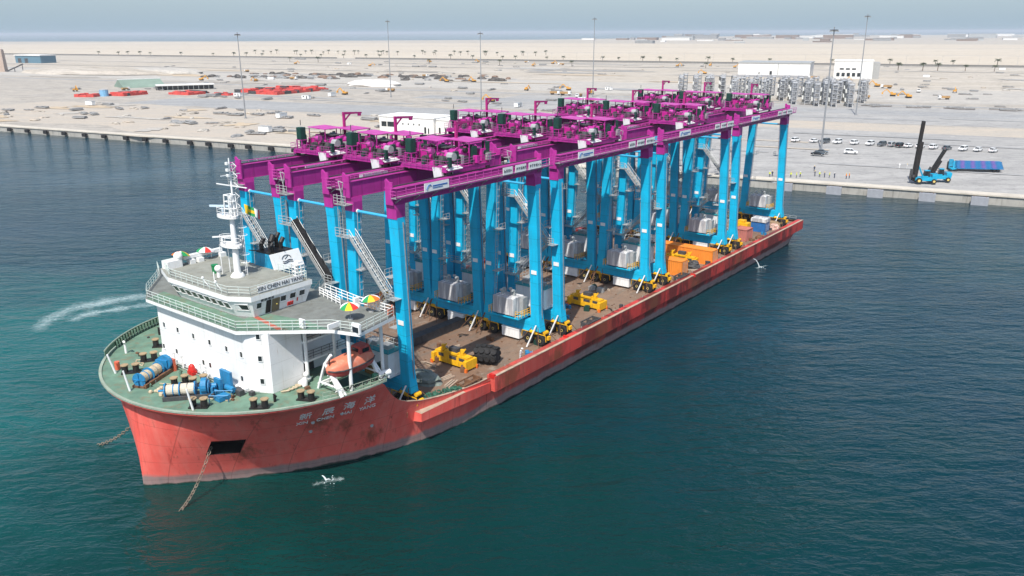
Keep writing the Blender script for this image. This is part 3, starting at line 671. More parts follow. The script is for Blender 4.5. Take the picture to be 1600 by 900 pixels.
# compass deck rails, name board, gear
cr = [(x, y, ZR) for x, y in [(18.0, 7.0), (10.5, 7.3), (9.25, 5.2), (9.25, -5.8), (10.7, -9.75), (18.0, -9.75)]]
k = SB(); k.rail(cr, .95, .032, 1.1, 3); k.rail([(18.0, 7.0, ZR), (18.0, 2.0, ZR)], .95, .04, 1.0, 3); k.build('compass_rail', paint('rail_grey_green', (.5, .56, .52)), cdeck)
k = SB(); k.bx(11.4, 17.2, 7.34, 7.40, ZR + .12, ZR + .82); nb = k.build('name_board', white, cdeck)
k = SB(); put_text(k, 'XIN CHEN HAI YANG', .62, (14.3, 7.43, ZR + .47), (1, 0, 0), (0, 0, 1), .01); k.build('name_lettering', mark, nb)
k = SB(); k.bx(10.6, 12.4, -9.9, -8.6, ZR, ZR + .9); k.bx(13.0, 18.2, -9.9, -9.3, ZR + .55, ZR + .95)
for u in (13.6, 15.2, 16.8): k.tube((u, -9.6, ZR), (u, -9.6, ZR + .6), .06, 5)
for u in (13.5, 14.6, 17.6): k.bx(u, u + .7, -9.3, -8.7, ZR, ZR + .5)
k.each('gear_locker', white, cdeck)
k = SB(); k.tube((12.2, -9.0, ZR), (12.2, -9.0, ZR + 1.1), .42, 12); k.ball((12.2, -9.0, ZR + 1.25), .52, 14, 8); k.build('radome', white, cdeck, smooth=True)
k = SB(); k.lathe([(.30, 0), (.36, .9), (.40, .92), (.40, 1.0)], 12, Matrix.Translation((13.2, -3.2, ZR))); k.build('waste_bin', paint('bin_green', (.01, .18, .06), .5), cdeck)
k = SB(); k.tube((12.5, -1.4, ZR), (12.5, -1.4, ZR + .7), .2, 10); k.ball((12.5, -1.4, ZR + 1.0), .40, 14, 8); k.tube((11.6, -.9, ZR), (11.6, -.9, ZR + .9), .07, 6); k.build('compass_binnacle', white, cdeck, smooth=True)
k = SB()
for v_ in (-.2, 2.2): k.tube((9.9, v_, ZR), (9.6, v_ + .35, ZR + .8), .05, 5); k.tube((9.9, v_ + .8, ZR), (9.6, v_ + .35, ZR + .8), .05, 5); k.ball((9.6, v_ + .35, ZR + .9), .16)
k.build('searchlight', white, cdeck)
# mast
mb = (14.0, 0.0)
k = SB(); k.tube((14.0, 0, ZR), (14.0, 0, 29.0), .40, 14, .20); k.lathe([(.8, 0), (.8, .12), (.58, .4)], 12, Matrix.Translation((14, 0, ZR)))
mast = k.build('mast', white, ship, smooth=True)
def plat(z, ext):
    k = SB(); n = 18; pts = [(14 + .85 * math.sin(2 * math.pi * i / n), -.75 + ext * math.cos(2 * math.pi * i / n)) for i in range(n)]
    k.prism(pts, z - .28, z); o = k.build('platform', white, mast)
    k = SB(); k.rail([(x, y, z) for x, y in pts[::2]], .85, .028, 1, 2, True); k.build('platform_rail', white, o)
plat(23.6, 1.7); plat(26.9, 1.6)
k = SB(); k.tube((13.6, -1.0, 26.9), (13.6, -1.0, 27.7), .14, 8)
k.beam((13.3, -2.9, 27.75), (13.9, .2, 28.0), .16, .22); k.build('radar_scanner', paint('radar_blue_white', (.55, .66, .74), .5, .05), mast)
k = SB(); k.tube((13.4, -1.4, 23.6), (13.4, -1.4, 24.4), .12, 8); k.beam((12.6, -2.0, 24.45), (14.3, -.8, 24.45), .12, .16); k.build('radar_scanner', white, mast)
k = SB()
for i, j in ((-1, -1), (1, -1), (1, 1), (-1, 1)): k.tube((14 + .5 * i, .5 * j, 26.9), (14 + .42 * i, .42 * j, 29.2), .07, 5)
for z in (27.7, 28.5, 29.2): k.path([(14 + .45 * i, .45 * j, z) for i, j in ((-1, -1), (1, -1), (1, 1), (-1, 1), (-1, -1))], .05, 4)
k.tube((14.2, .3, 26.9), (14.2, .3, 33.2), .14, 8, .07); k.beam((14.0, -2.2, 30.2), (14.4, 2.8, 30.2), .1, .1); k.beam((13, .3, 31.4), (15.4, .3, 31.4), .08, .08)
for z in (31.2, 31.8, 32.5): k.bx(13.8, 14.0, .1, .5, z, z + .28)
for i in range(5): k.path([(14.55, .3, 27.5 + i * 1.1), (14.75, .75, 27.9 + i * 1.1), (14.55, .3, 28.3 + i * 1.1)], .035, 4)
k.build('topmast', white, mast)
k = SB()
for i in range(7): k.tube((14.55, .32, ZR + .6 + i * .9), (14.95, .32, ZR + .6 + i * .9), .03, 4)
k.tube((14.95, .2, ZR), (14.95, .2, 26.9), .04, 4); k.tube((14.95, .5, ZR), (14.95, .5, 26.9), .04, 4)
for z in (21.5, 22.4, 24.6, 25.5): k.path([(14.9 + .5 * math.cos(a), .35 + .55 * math.sin(a), z) for a in [i * math.pi / 5 for i in range(11)]], .03, 4)
for u, v_ in ((13.5, -2.2), (14.5, -2.2)): k.tube((u, v_, ZR), (u, v_, 23.4), .06, 5)
k.build('mast_ladder', white, mast)
# funnel
k = SB(); k.loft([[Vector((17.9, -2.7, ZB)), Vector((21.5, -2.7, ZB)), Vector((21.5, 1.1, ZB)), Vector((17.9, 1.1, ZB))], [Vector((18.2, -2.5, 21.5)), Vector((21.6, -2.5, 21.5)), Vector((21.6, .55, 21.5)), Vector((18.2, .55, 21.5))]])
funnel = k.build('funnel', paint('funnel_blue', (.012, .24, .40), .5, .15, .8, (.01, .09, .15), .6), ship)
k = SB(); k.loft([[Vector((18.0, 1.18, 19.75)), Vector((22.2, 1.18, 19.75)), Vector((22.2, 1.3, 19.75)), Vector((18.0, 1.3, 19.75))], [Vector((17.9, .56, 21.65)), Vector((22.0, .56, 21.65)), Vector((22.0, .68, 21.65)), Vector((17.9, .68, 21.65))]])
pan = k.build('logo_panel', white, funnel)
k = SB(); ux = Vector((1, 0, 0)); uz = Vector((0, -.62, 1.9)).normalized(); c0_ = Vector((20.0, .99, 20.75))
arc = [c0_ + ux * (.62 * math.cos(a)) + uz * (.42 * math.sin(a) + .12) for a in [math.pi * i / 8 for i in range(9)]]
k.path(arc, .05, 4)
for dz in (-.12, -.32): k.path([c0_ + ux * x + uz * (dz + .07 * math.sin(5 * x)) for x in [-.6 + .15 * i for i in range(10)]], .05, 4)
k.beam(c0_ - ux * .25 + uz * .1, c0_ + ux * .25 + uz * .42, .06, .06)
k.build('emblem', mark, pan)
k = SB()
for i, (u, v_, h, r) in enumerate([(18.7, -1.9, 1.5, .26), (19.3, -.9, 1.9, .32), (19.9, -1.8, 1.7, .3), (20.6, -.8, 1.4, .26), (20.8, -1.9, 1.8, .24), (18.6, -.1, 1.2, .2)]):
    k.tube((u, v_, 21.45), (u, v_, 21.5 + h * .6), r, 8); k.tube((u, v_, 21.5 + h * .6), (u + .5, v_ - .1, 21.5 + h), r, 8)
k.bx(18.3, 21.4, -2.4, .4, 21.48, 21.7); k.tube((18.0, -3.4, 21.6), (18.3, -1, 21.75), .07, 5); k.build('exhaust_pipe', black, funnel)
# white lantern post at the after corner of the bridge roof
k = SB(); k.rail([(17.2, 6.6, ZR), (18.1, 6.6, ZR), (18.1, 5.6, ZR), (17.2, 5.6, ZR)], 1.7, .05, .5, 4, True); k.bx(17.4, 18.0, 5.8, 6.5, ZR + 1.7, ZR + 2.0); k.build('signal_stand', white, cdeck)

# ---- forecastle gear
def winch(u, v, ang, L, rope, first):
    w_ = bpy.data.objects.new('mooring_winch', None); col.objects.link(w_); w_.parent = ship; w_.location = (u, -v, ZF); w_.rotation_euler = (0, 0, ang)
    k = SB(); k.bx(-L / 2, L / 2, -.9, .9, .02, .28); k.bx(-L / 2, L / 2, .75, 1.05, .02, .5); k.each('bed', rust_m if first else dark_grey, w_)
    w_.scale = (1, .86, .86)
    k = SB()
    for x in (-L * .46, -L * .30, -L * .18, -L * .03, L * .12, L * .38): k.disc((x, 0, 1.0), (1, 0, 0), .88 if abs(x + L * .03) > .3 and abs(x + L * .3) > .3 else .70, .10, 18)
    for x in (-L * .46, L * .12):
        for a_ in range(4): k.beam((x - .1, 0, 1.0), (x - .1, .85 * math.cos(a_ * 1.57), 1.0 + .85 * math.sin(a_ * 1.57)), .08, .1)
    k.tube((-L / 2 - .5, 0, 1.0), (L / 2, 0, 1.0), .14, 8)
    for x in (-L * .46, -L * .02, L * .44): k.bx(x - .1, x + .1, -.55, .55, .2, 1.05)
    k.each('flange', winch_blue, w_)
    k = SB(); k.tube((-L * .44, 0, 1.0), (-L * .20, 0, 1.0), .66, 18); k.tube((-L * .16, 0, 1.0), (L * .10, 0, 1.0), .70, 18); k.each('rope_drum', rope, w_)
    k = SB(); k.bx(L * .22, L * .36, -.8, .8, .2, 1.75); k.disc((L * .30, .2, 1.35), (1, 0, 0), .95, .5, 18); k.tube((L * .36, -.4, 1.0), (L * .52, -.4, 1.0), .34, 12); k.each('gearbox', winch_blue, w_)
winch(3.9, -1.9, R(26), 5.6, rope_m, True)
winch(3.6, 5.4, R(-41), 5.0, paint('rope_pale', (.56, .50, .40), .9, .15, 5, (.3, .22, .15), .5, streak=False), False)
def bollard(u, v_, ang=0, tan=True):
    k = SB()
    for d_ in (-.55, .55):
        x, y = u + d_ * math.cos(ang), v_ + d_ * math.sin(ang)
        k.tube((x, y, ZF), (x, y, ZF + .95), .33, 12); k.lathe([(.42, .92), (.42, 1.02), (.40, 1.03), (0.01, 1.04)], 12, Matrix.Translation((x, y, ZF)), 1)
    k.box((u, v_, ZF + .07), (1.9, .8, .14), 0, Matrix.Rotation(ang, 3, 'Z'))
    k.build('bollard', [black, paint('bollard_top', (.33, .24, .14), .8, .2, 3)], ship)
for u, v_, a_ in [(3.0, -5.3, .6), (6.0, -6.9, .5), (9.2, -10.0, .7), (5.7, 3.6, .2), (4.5, 2.0, .3), (2.7, 8.4, .9), (6.3, 13.3, .9), (10.3, 15.5, 1.1)]: bollard(u, v_, a_)
k = SB()
for u, v_, du, dv in ((1.9, -6.5, -.5, -.2), (2.0, 8.5, -.3, -.2), (.5, -.8, -.3, -.2)): k.tube((u, v_, ZF), (u + du, v_ + dv, ZF + 2.3), .12, 8, .09)
k.tube((5.6, -11.3, ZF), (5.6, -11.3, ZF + 1.2), .14, 8); k.tube((5.6, -11.3, ZF + 1.2), (5.2, -10.6, ZF + 1.7), .14, 8); k.build('fairlead_post', white, ship)
k = SB()
for i in range(26):
    a = i / 25; t_ = tE * (.35 + .62 * a); u, v_ = deck_curve(t_); k.bx(u - .05, u + .05, -(v_ - .1), -(v_ - .55), ZF, ZF + .85)
k.build('bulwark_stay', green_deck, ship)
k = SB(); pts = [Vector((deck_curve(tE * (.22 + .78 * i / 24))[0], -deck_curve(tE * (.22 + .78 * i / 24))[1] + .12, ZF + .28)) for i in range(25)]
for a, b_ in zip(pts, pts[1:]): k.beam(a + Vector((0, 0, .3)), b_ + Vector((0, 0, .3)), .06, .62)
k.build('bulwark', green_deck, ship)
k = SB(); k.path([p + Vector((0, 0, .64)) for p in pts], .09, 6); k.build('bulwark_rail', rim_m, ship)
k = SB()   # chain stopper, coiled line, vents and small fittings
for i in range(14): k.ball((2.2 + rnd.uniform(-.9, .9), 2.6 + rnd.uniform(-1.3, .9), ZF + .14), rnd.uniform(.14, .3), 7, 4)
k.build('coiled_line', rope_m, ship)
k = SB(); k.bx(6.9, 7.2, 5.8, 7.6, ZF, ZF + 2.0); k.bx(5.9, 6.2, 6.2, 7.3, ZF, ZF + 1.5); k.bx(5.2, 5.5, 6.5, 7.6, ZF + .2, ZF + .6); k.tube((6.6, 7.0, ZF + .5), (6.6, 8.6, ZF + .5), .3, 10); k.each('windlass', winch_blue, ship)
k = SB(); k.rail([(4.0, 8.2, ZF), (5.2, 9.7, ZF), (6.2, 9.0, ZF), (5.0, 7.6, ZF)], .7, .05, 1.2, 1, True); k.bx(4.5, 5.8, 8.2, 9.2, ZF + .05, ZF + .5); k.build('hatch_guard', winch_blue, ship)
k = SB(); k.lathe([(.35, 0), (.42, .5), (.3, 1.0), (.12, 1.2)], 10, Matrix.Translation((6.9, .4, ZF))); k.bx(6.6, 7.2, -.1, .9, ZF, ZF + .4); k.build('hydrant', fire_red, ship)
k = SB(); k.box((6.2, -2.2, ZF + .7), (.3, .8, 1.4)); k.tube((2.6, -7.4, ZF), (2.6, -7.4, ZF + .9), .3, 8); k.each('salvage_buoy', paint('buoy_orange', (.6, .12, .06), .5), ship)
k = SB()
for u, v_ in ((7.2, -3.4), (7.1, -1.7), (7.1, 1.9), (7.0, 3.1), (7.2, -5.2)): k.tube((u, v_, ZF), (u, v_, ZF + 1.5), .09, 6); k.tube((u, v_, ZF + 1.5), (u - .3, v_, ZF + 1.6), .09, 6); k.tube((u - .3, v_, ZF + 1.6), (u - .35, v_, ZF + 1.2), .12, 6)
k.build('vent_pipe', white, ship)
k = SB()
for u, v_, s in ((7.2, 8.4, .5), (6.9, 9.2, .6), (7.6, 10.2, .45)): k.box((u, v_, ZF + s / 2), (s, s * 1.2, s))
k.each('deck_locker', dark_grey, ship)
k = SB(); k.lathe([(.3, 0), (.34, .7), (.2, .9)], 10, Matrix.Translation((12.4, 12.6, ZF))); k.tube((12.0, 12.3, ZF + .3), (13.4, 12.1, ZF + .5), .3, 8); k.ball((13.0, 12.2, ZF + 1.0), .32); k.build('ventilator', white, ship, smooth=True)
k = SB()
for i in range(5): k.path([(9.8 + i * .5, 12.0 + .3 * math.sin(i), ZF + .1), (10.4 + i * .5, 12.6, ZF + .2), (10.9 + i * .4, 12.0, ZF + .1)], .08, 5)
k.build('hose', rope_m, ship)

# smaller clutter on the forecastle: lines, pipes, valves, stains of gear
r_ = random.Random(77)
for i in range(34):
    a_ = r_.uniform(-2.3, 2.3); q = r_.uniform(.5, .93); u, v_ = 17 - 17 * q * math.cos(a_ * .62), 17.5 * q * math.sin(a_ * .62)
    if u > 6.6 and -9.5 < v_ < 12: continue
    k = SB(); s_ = r_.uniform(.18, .5)
    if i % 3 == 0: k.tube((u, v_, ZF), (u, v_, ZF + s_ * 1.5), s_ * .35, 8); k.tube((u, v_, ZF + s_ * 1.5), (u + .1, v_, ZF + s_ * 1.6), s_ * .6, 8)
    else: k.box((u, v_, ZF + s_ * .4), (s_ * 1.4, s_, s_ * .8), 0, Matrix.Rotation(r_.uniform(0, 3), 3, 'Z'))
    k.build('deck_fitting', (black, rust_m, galv, green_deck, dark_grey, white)[i % 6], ship)
k = SB()
for i in range(9):
    p = Vector((r_.uniform(.5, 5), r_.uniform(-7, 9), ZF + .05)); pts = [p]
    for j in range(7): p = p + Vector((r_.uniform(-.5, .7), r_.uniform(-.8, .8), 0)); pts.append(p)
    k.path(pts, .055, 5)
k.build('mooring_line', rope_m, ship)
for v0, v1, u in ((-7, 8.6, 7.25), ): 
    k = SB(); k.path([(u, v0, ZF + .25), (u, v1, ZF + .25), (u + 1.0, v1 + 2.0, ZF + .25)], .06, 5); k.path([(u - .2, v0 + 2, ZF + .12), (u - .2, v1 - 1, ZF + .12)], .05, 5); k.build('deck_pipe', galv, ship)
# ---- boat, davit and things at the break of the forecastle
k = SB()
for u in (12.9, 18.3):
    k.beam((u, 17.9, ZF), (u, 15.6, ZF + 3.2), .28, .3); k.beam((u, 14.2, ZF), (u, 15.6, ZF + 3.2), .22, .25); k.beam((u, 15.6, ZF + 3.1), (u, 16.6, ZF + 4.3), .24, .26); k.beam((u + .5, 17.9, ZF), (u + .1, 16.2, ZF + 2.4), .2, .2); k.beam((u - .1, 17.4, ZF + .9), (u - .1, 14.6, ZF + .9), .14, .14)
    for z in (.5, 1.0, 1.5, 2.0): k.tube((u - .3, 17.6 - z * .72, ZF + z), (u + .3, 17.6 - z * .72, ZF + z), .05, 4)
k.beam((12.9, 14.2, ZF + .5), (18.3, 14.2, ZF + .5), .2, .2); k.build('boat_davit', white, ship)
lb = sthing('lifeboat', 'orange enclosed lifeboat with a darker red cockpit slung in white davits', 'lifeboat', 15.4, 16.3, ZF + 1.45); lb.scale = (1.14, 1.14, 1.14)
def boat_ring(x, w_, zb, zt, top=False):
    n = 10; out = []
    for i in range(n + 1):
        t_ = math.pi * i / n; y = -w_ * math.cos(t_)
        z = zt - (zt - zb) * math.sin(t_) ** .6 if not top else zb + (zt - zb) * math.sin(t_) ** .55
        out.append(Vector((x, y, z)))
    return out
st = [(-2.55, .12, .75, 1.0, 1.08), (-2.2, .62, .38, .95, 1.42), (-1.4, 1.0, .1, .9, 1.75), (0, 1.12, .0, .9, 1.85), (1.2, 1.1, .05, .92, 1.85), (2.2, .9, .25, .97, 1.7), (2.6, .6, .5, 1.0, 1.3)]
k = SB(); k.loft([boat_ring(x, w_, zb, zm) for x, w_, zb, zm, zt in st]); k.build('hull', boat_red, lb, smooth=True)
k = SB(); k.loft([boat_ring(x, w_ * .97, zm, zt, True) for x, w_, zb, zm, zt in st]); k.build('canopy', boat_orange, lb, smooth=True)
k = SB()
for s_ in (-1, 1): k.path([Vector((x, s_ * (w_ + .03), zm)) for x, w_, zb, zm, zt in st], .07, 5)
k.build('rubbing_strake', dark_grey, lb)
k = SB(); k.loft([[Vector((.7, -.75, 1.5)), Vector((2.3, -.65, 1.5)), Vector((2.3, .65, 1.5)), Vector((.7, .75, 1.5))], [Vector((.95, -.6, 2.3)), Vector((2.0, -.55, 2.35)), Vector((2.0, .55, 2.35)), Vector((.95, .6, 2.3))]]); ck = k.build('cockpit', boat_red, lb)
k = SB()
for y in (-.66, .66): k.bx(1.1, 1.9, y - .03 * (1 if y < 0 else -1), y + .04 * (1 if y > 0 else -1), 1.75, 2.15)
k.bx(.80, .86, -.4, .4, 1.85, 2.15); k.each('window', glass, ck)
k = SB()
for x in (-2.2, 2.3): k.tube((x, 0, 1.3), (x, 0, 2.6), .05, 5)
k.build('fall_wire', black, lb)
k = SB(); k.rail([(11.2, 17.0, ZF), (12.6, 17.6, ZF), (18.4, 18.6, ZF)], .85, .03, 1.0, 2); k.build('edge_rail', rim_m, ship)
k = SB()
for i in range(5):
    u0 = 13.3 + i * 1.05; k.path([(u0 + .21 * j, 17.7 + .12 * i + .1, ZF + .85 - .5 * math.sin(math.pi * j / 5)) for j in range(6)], .07, 5)
k.build('draped_hose', black, ship)
k = SB(); k.bx(14.0, 17.6, 14.9, 16.9, ZF + .02, ZF + .35); k.build('boat_skid', tank_green, ship)
k = SB(); k.tube((18.2, 17.6, ZF + .55), (19.6, 17.9, ZF + .55), .34, 12); k.bx(18.4, 18.6, 17.3, 17.9, ZF, ZF + .4); k.bx(19.2, 19.4, 17.5, 18.1, ZF, ZF + .4); k.build('raft_canister', white, ship, smooth=True)
k = SB(); k.tube((17.6, 17.4, ZF + .5), (18.1, 17.5, ZF + .5), .36, 12); k.bx(19.6, 20.1, 15.9, 16.5, ZF, ZF + 1.1); k.build('capstan', tank_green, ship)
k = SB(); k.loft([[Vector((18.9 + .25 * math.cos(a) , 15.4 + .75 * math.sin(a), z)) for a in [i * math.pi / 4 for i in range(8)]] if z < ZF + 3 else [Vector((18.9 + .12 * math.cos(a), 15.3 + .35 * math.sin(a), z)) for a in [i * math.pi / 4 for i in range(8)]] for z in (ZF + .02, ZF + 1.2, ZF + 2.4, ZF + 3.4)])
k.build('canvas_screen', paint('canvas_ochre', (.24, .14, .035), .9, .25, 1.5, (.04, .03, .02), .7, streak=False), ship)

# ---- gantry cranes
SPAN, PITCHU = 25.3, 30.6
def tyre(parent, c):
    k = SB(); x, y, z = c
    Mx = Matrix.Translation(c) @ Matrix.Rotation(R(90), 4, 'Y')
    k.lathe([(.44, -.27), (.66, -.30), (.78, -.20), (.80, 0), (.78, .20), (.66, .30), (.44, .27)], 18, Mx, 0)
    k.lathe([(.02, -.20), (.20, -.30), (.24, -.24), (.46, -.24), (.46, .24), (.24, .24), (.20, .30), (.02, .20)], 14, Mx, 1)
    k.build('wheel', [rubber, hub_yellow], parent)
def make_crane():
    t_ = sthing('gantry_crane', 'x', 'gantry crane', 25, 11, ZM, group='gantry cranes carried on the ship deck')
    for u, inward in ((0, 1), (SPAN, -1)):
        for s_ in (1, -1):
            def rect(v_, z, a, b_): return [Vector((u - b_, v_ - a, z)), Vector((u + b_, v_ - a, z)), Vector((u + b_, v_ + a, z)), Vector((u - b_, v_ + a, z))]
            k = SB(); k.loft([rect(s_ * 4.2, 3.2, .68, .52), rect(s_ * 4.05, 8, .69, .52), rect(s_ * 3.55, 21.2, .72, .54), rect(s_ * 3.45, 23.0, .74, .62)])
            k.loft([rect(s_ * 4.2, 2.0, 1.0, .60), rect(s_ * 4.2, 3.2, .8, .58), rect(s_ * 4.18, 4.4, .685, .525)])
            leg = k.build('leg', blue, t_)
            k = SB(); vv = s_ * 4.0; k.bx(u - .60, u - .56, vv - .45, vv + .45, 10.2, 10.75); k.build('placard', white, leg)
            k = SB()
            vl = -s_ * .9
            for z in [4 + .9 * i for i in range(20)]:
                ct = s_ * (4.3 - .043 * z); k.tube((u - .25, ct + vl, z), (u + .25, ct + vl, z), .035, 4)
            for e_ in (-.25, .25): k.tube((u + e_, s_ * 4.18 + vl, 3.6), (u + e_, s_ * 3.48 + vl, 22.4), .04, 4)
            for z in (9.5, 15.5): 
                ct = s_ * (4.3 - .043 * z); k.bx(u - .7, u + .7, ct + vl * 1.9, ct + vl * .75, z, z + .08); k.rail([(u - .7, ct + vl * 1.9, z), (u + .7, ct + vl * 1.9, z)], .9, .03, .7, 2)
            k.build('ladder', galv, leg)
            k = SB()
            for z in (5.6, 12.4, 18.0): ct = s_ * (4.25 - .038 * z); k.bx(u + .5, u + .75, ct - .3, ct + .15, z + 1.2, z + 2.0)
            k.each('junction_box', galv, leg)
            k = SB(); k.beam((u + .2, s_ * 4.83, 3.6), (u + .2, s_ * 4.22, 22.0), .3, .1); k.build('cable_tray', paint('tray_grey', (.22, .23, .24), .6, .2, 2), leg)
        k = SB(); k.bx(u - .55, u + .55, -4.9, 4.9, 2.0, 3.35); k.bx(u - .68, u + .68, -4.2, 4.2, 1.85, 2.0); k.build('sill_beam', blue, t_)
        k = SB(); k.tube((u - .1, -4.6 if u == 0 else -3.6, 22.4), (u - .1, 3.6, 22.4), .17, 8); k.build('tie_tube', paint('tie_blue', (.05, .38, .62), .4, .08, 1.0), t_)
        k = SB()
        for v_ in (-2.9, 2.9): k.tube((u - .1, v_ - .35, 22.4), (u - .1, v_ + .35, 22.4), .24, 8)
        k.each('tie_joint', white, t_)
        for s_ in (1, -1):
            vb = s_ * 4.2
            k = SB(); k.bx(u - .24, u + .24, vb - 1.5, vb + 1.5, .95, 1.4); k.loft([[Vector((u + a, vb + b_, z)) for a, b_ in ((-w_, -w_), (w_, -w_), (w_, w_), (-w_, w_))] for w_, z in ((.34, 1.4), (.48, 2.02))])
            bo = k.build('bogie', dark_grey, t_)
            for d_ in (-1.05, 1.05):
                for e_ in (-.56, .56): tyre(bo, (u + e_, vb + d_, .84))
            k = SB(); k.tube((u - .4, vb + 1.5 * s_, 1.95), (u + .35, vb + 1.5 * s_, 1.95), .26, 10); k.tube((u - .55, vb - .75, 1.85), (u - .55, vb + .05, 1.85), .26, 9); k.bx(u - .3, u + .3, vb + 2.0 * s_ - .16, vb + 2.0 * s_ + .16, 1.0, 1.5); k.bx(u - .3, u + .3, vb - .2, vb + .2, .35, .9); k.bx(u - .6, u - .4, vb - .2, vb + .35, 1.5, 1.85); k.each('drive_motor', yellow, bo)
            k = SB(); k.beam((u - .8, vb - 2.0, 1.85), (u - .8, vb + 2.0, 1.8), .07, .09); k.beam((u - .8, vb - 2.0, 1.85), (u - .8, vb - 2.1, .9), .07, .09); k.beam((u - .8, vb + 2.0, 1.8), (u - .8, vb + 2.1, .9), .07, .09); k.build('guard_bar', yellow, bo)
            k = SB(); k.beam((u - .8, s_ * 4.6, 3.0), (u - 2.2, s_ * 4.6 - .6, .1), .14, .14); k.build('lashing_brace', white if s_ > 0 else rust_m, t_)
            k = SB()
            for du, dv in ((-2.4, 1.9), (2.2, 1.8), (2.4, -1.6), (-2.0, -2.2)): k.tube((u, s_ * 4.3, 3.4), (u + du, s_ * 4.3 + dv, .05), .045, 5)
            k.build('lashing_rod', rust_m, t_)
    for s_ in (1, -1):
        k = SB(); v0 = s_ * 3.45; k.bx(-.9, SPAN + .9, v0 - .5, v0 + .5, 24.05, 25.75); k.bx(-1.0, SPAN + 1.0, v0 - .62, v0 + .62, 25.75, 25.83); k.bx(-.95, SPAN + .95, v0 - .58, v0 + .58, 24.0, 24.05)
        for u in (0, SPAN):
            k.loft([[Vector((u + a * w_, v0 + b_ * w2, z)) for a, b_ in ((-1, -1), (1, -1), (1, 1), (-1, 1))] for w_, w2, z in ((.66, .76, 22.4), (.67, .76, 23.5), (.82, .66, 24.0))])
        for u in (-.9, SPAN + .9): k.bx(u - .08, u + .08, v0 - .5, v0 + .62, 24.0, 26.5); k.beam((u, v0 - .45, 26.7), (u, v0 + .45, 26.0), .2, .3)
        gd = k.build('girder', purple, t_)
        k = SB(); k.bx(-.6, SPAN + .6, v0 - .06, v0 + .06, 25.83, 25.97); k.build('rail', dark_grey, gd)
        k = SB()
        for i in range(9): k.bx(.8 + i * 3, .86 + i * 3, v0 - s_ * .505, v0 - s_ * .53, 24.1, 25.7)
        k.build('stiffener', purple, gd)
        e0, e1 = v0 + s_ * .55, v0 + s_ * 1.45
        k = SB(); k.bx(-1.2, SPAN + 2.4, e0, e1, 24.78, 24.86)
        for i in range(10): k.beam((-.6 + i * 2.9, e0, 24.2), (-.6 + i * 2.9, e1, 24.75), .08, .1)
        wk = k.build('walkway', paint('grating_grey', (.27, .25, .27), .7, .2, 2), t_)
        k = SB(); k.rail([(-1.2, e1, 24.86), (SPAN + 2.4, e1, 24.86)], 1.1, .04, 1.45, 3); k.rail([(-1.2, e0, 24.86), (-1.2, e1, 24.86)], 1.1, .04, 1, 3); k.bx(-1.2, SPAN + 2.4, e1 - .02, e1 + .03, 24.86, 25.0); k.build('handrail', canopy_pink, wk)
        k = SB(); ws = s_ * .05; k.bx(3.0, 7.0, e1 + ws, e1 + ws * 2.2, 24.95, 25.9)
        sgn = k.build('sign_board', white, wk)
        k = SB(); ym = e1 + s_ * .125
        k.bx(4.3, 6.7, ym - .012, ym + .012, 25.42, 25.56); k.bx(4.3, 5.9, ym - .012, ym + .012, 25.22, 25.3)
        k.path([(3.3, ym, 25.2), (3.6, ym, 25.6), (3.9, ym, 25.7), (4.1, ym, 25.5)], .05, 4); k.build('lettering', blue_letter, sgn)
        for u0, u1 in ((16.9, 18.8), (19.4, 21.6), (22.2, 24.9)):
            k = SB(); k.bx(u0, u1, e1 + ws, e1 + ws * 2.2, 24.95, 25.85); sgn = k.build('sign_board', white, wk)
            k = SB(); x = u0 + .2
            while x < u1 - .3:
                hh = rnd.uniform(.3, .36); k.bx(x, x + .08, ym - .012, ym + .012, 25.4 - hh / 2, 25.4 + hh / 2)
                if rnd.random() < .75: k.bx(x, x + .26, ym - .012, ym + .012, 25.4 + hh / 2 - .06, 25.4 + hh / 2)
                if rnd.random() < .6: k.bx(x, x + .24, ym - .012, ym + .012, 25.37, 25.43)
                if rnd.random() < .5: k.bx(x + .2, x + .28, ym - .012, ym + .012, 25.4 - hh / 2, 25.4 + .05)
                x += .42
            k.build('lettering', mark, sgn)
    # electrical house on the fore sill, wrapped power pack on the after sill, cable box hung below
    k = SB(); k.bx(-1.5, .5, -2.5, 2.6, 3.9, 6.6); k.bx(-1.55, .75, -2.65, 2.75, 3.6, 3.9); eh = k.build('electrical_house', white, t_)
    k = SB(); k.bx(-1.65, .65, -2.65, 2.75, 6.6, 6.74); k.build('roof', teal_m, eh)
    k = SB(); k.bx(-.8, .4, -1.8, -.2, 6.74, 7.3); k.bx(-.9, .3, .6, 1.8, 6.74, 7.2); k.each('cooling_unit', galv, eh)
    k = SB(); k.rail([(-1.55, -2.6, 6.74), (-1.55, 2.7, 6.74), (.6, 2.7, 6.74), (.6, -2.6, 6.74)], .9, .035, 1.2, 2, True); k.build('roof_rail', galv, eh)
    k = SB(); ns = 46; rq = random.Random(6); bot = []; top = []
    for i in range(ns):
        a = 2 * math.pi * i / ns; ca, sa = math.cos(a), math.sin(a); f = 1 / max(abs(ca) / 1.3, abs(sa) / 1.85); wob = 1 + rq.choice([-.04, 0, .045]) + rq.uniform(-.02, .02)
        bot.append(Vector((SPAN - .9 + ca * f * wob, -.2 + sa * f * wob, 4.1))); top.append(Vector((SPAN - .9 + ca * f * .96, -.2 + sa * f * .96, 6.45 + .12 * rq.random())))
    k.loft([bot, top, [p.lerp(Vector((SPAN - .9, -.2, 6.9)), .5) for p in top]]); pw = k.build('power_pack', tarp, t_)
    k = SB()
    for x, y, h in ((SPAN - 1.4, -.9, .7), (SPAN - .7, .2, .9), (SPAN - .4, -1.2, .6), (SPAN - 1.0, .9, .8)): k.tube((x, y, 6.6), (x, y, 6.6 + h), .2, 8); k.tube((x, y, 6.6 + h), (x - .4, y, 6.7 + h), .18, 8)
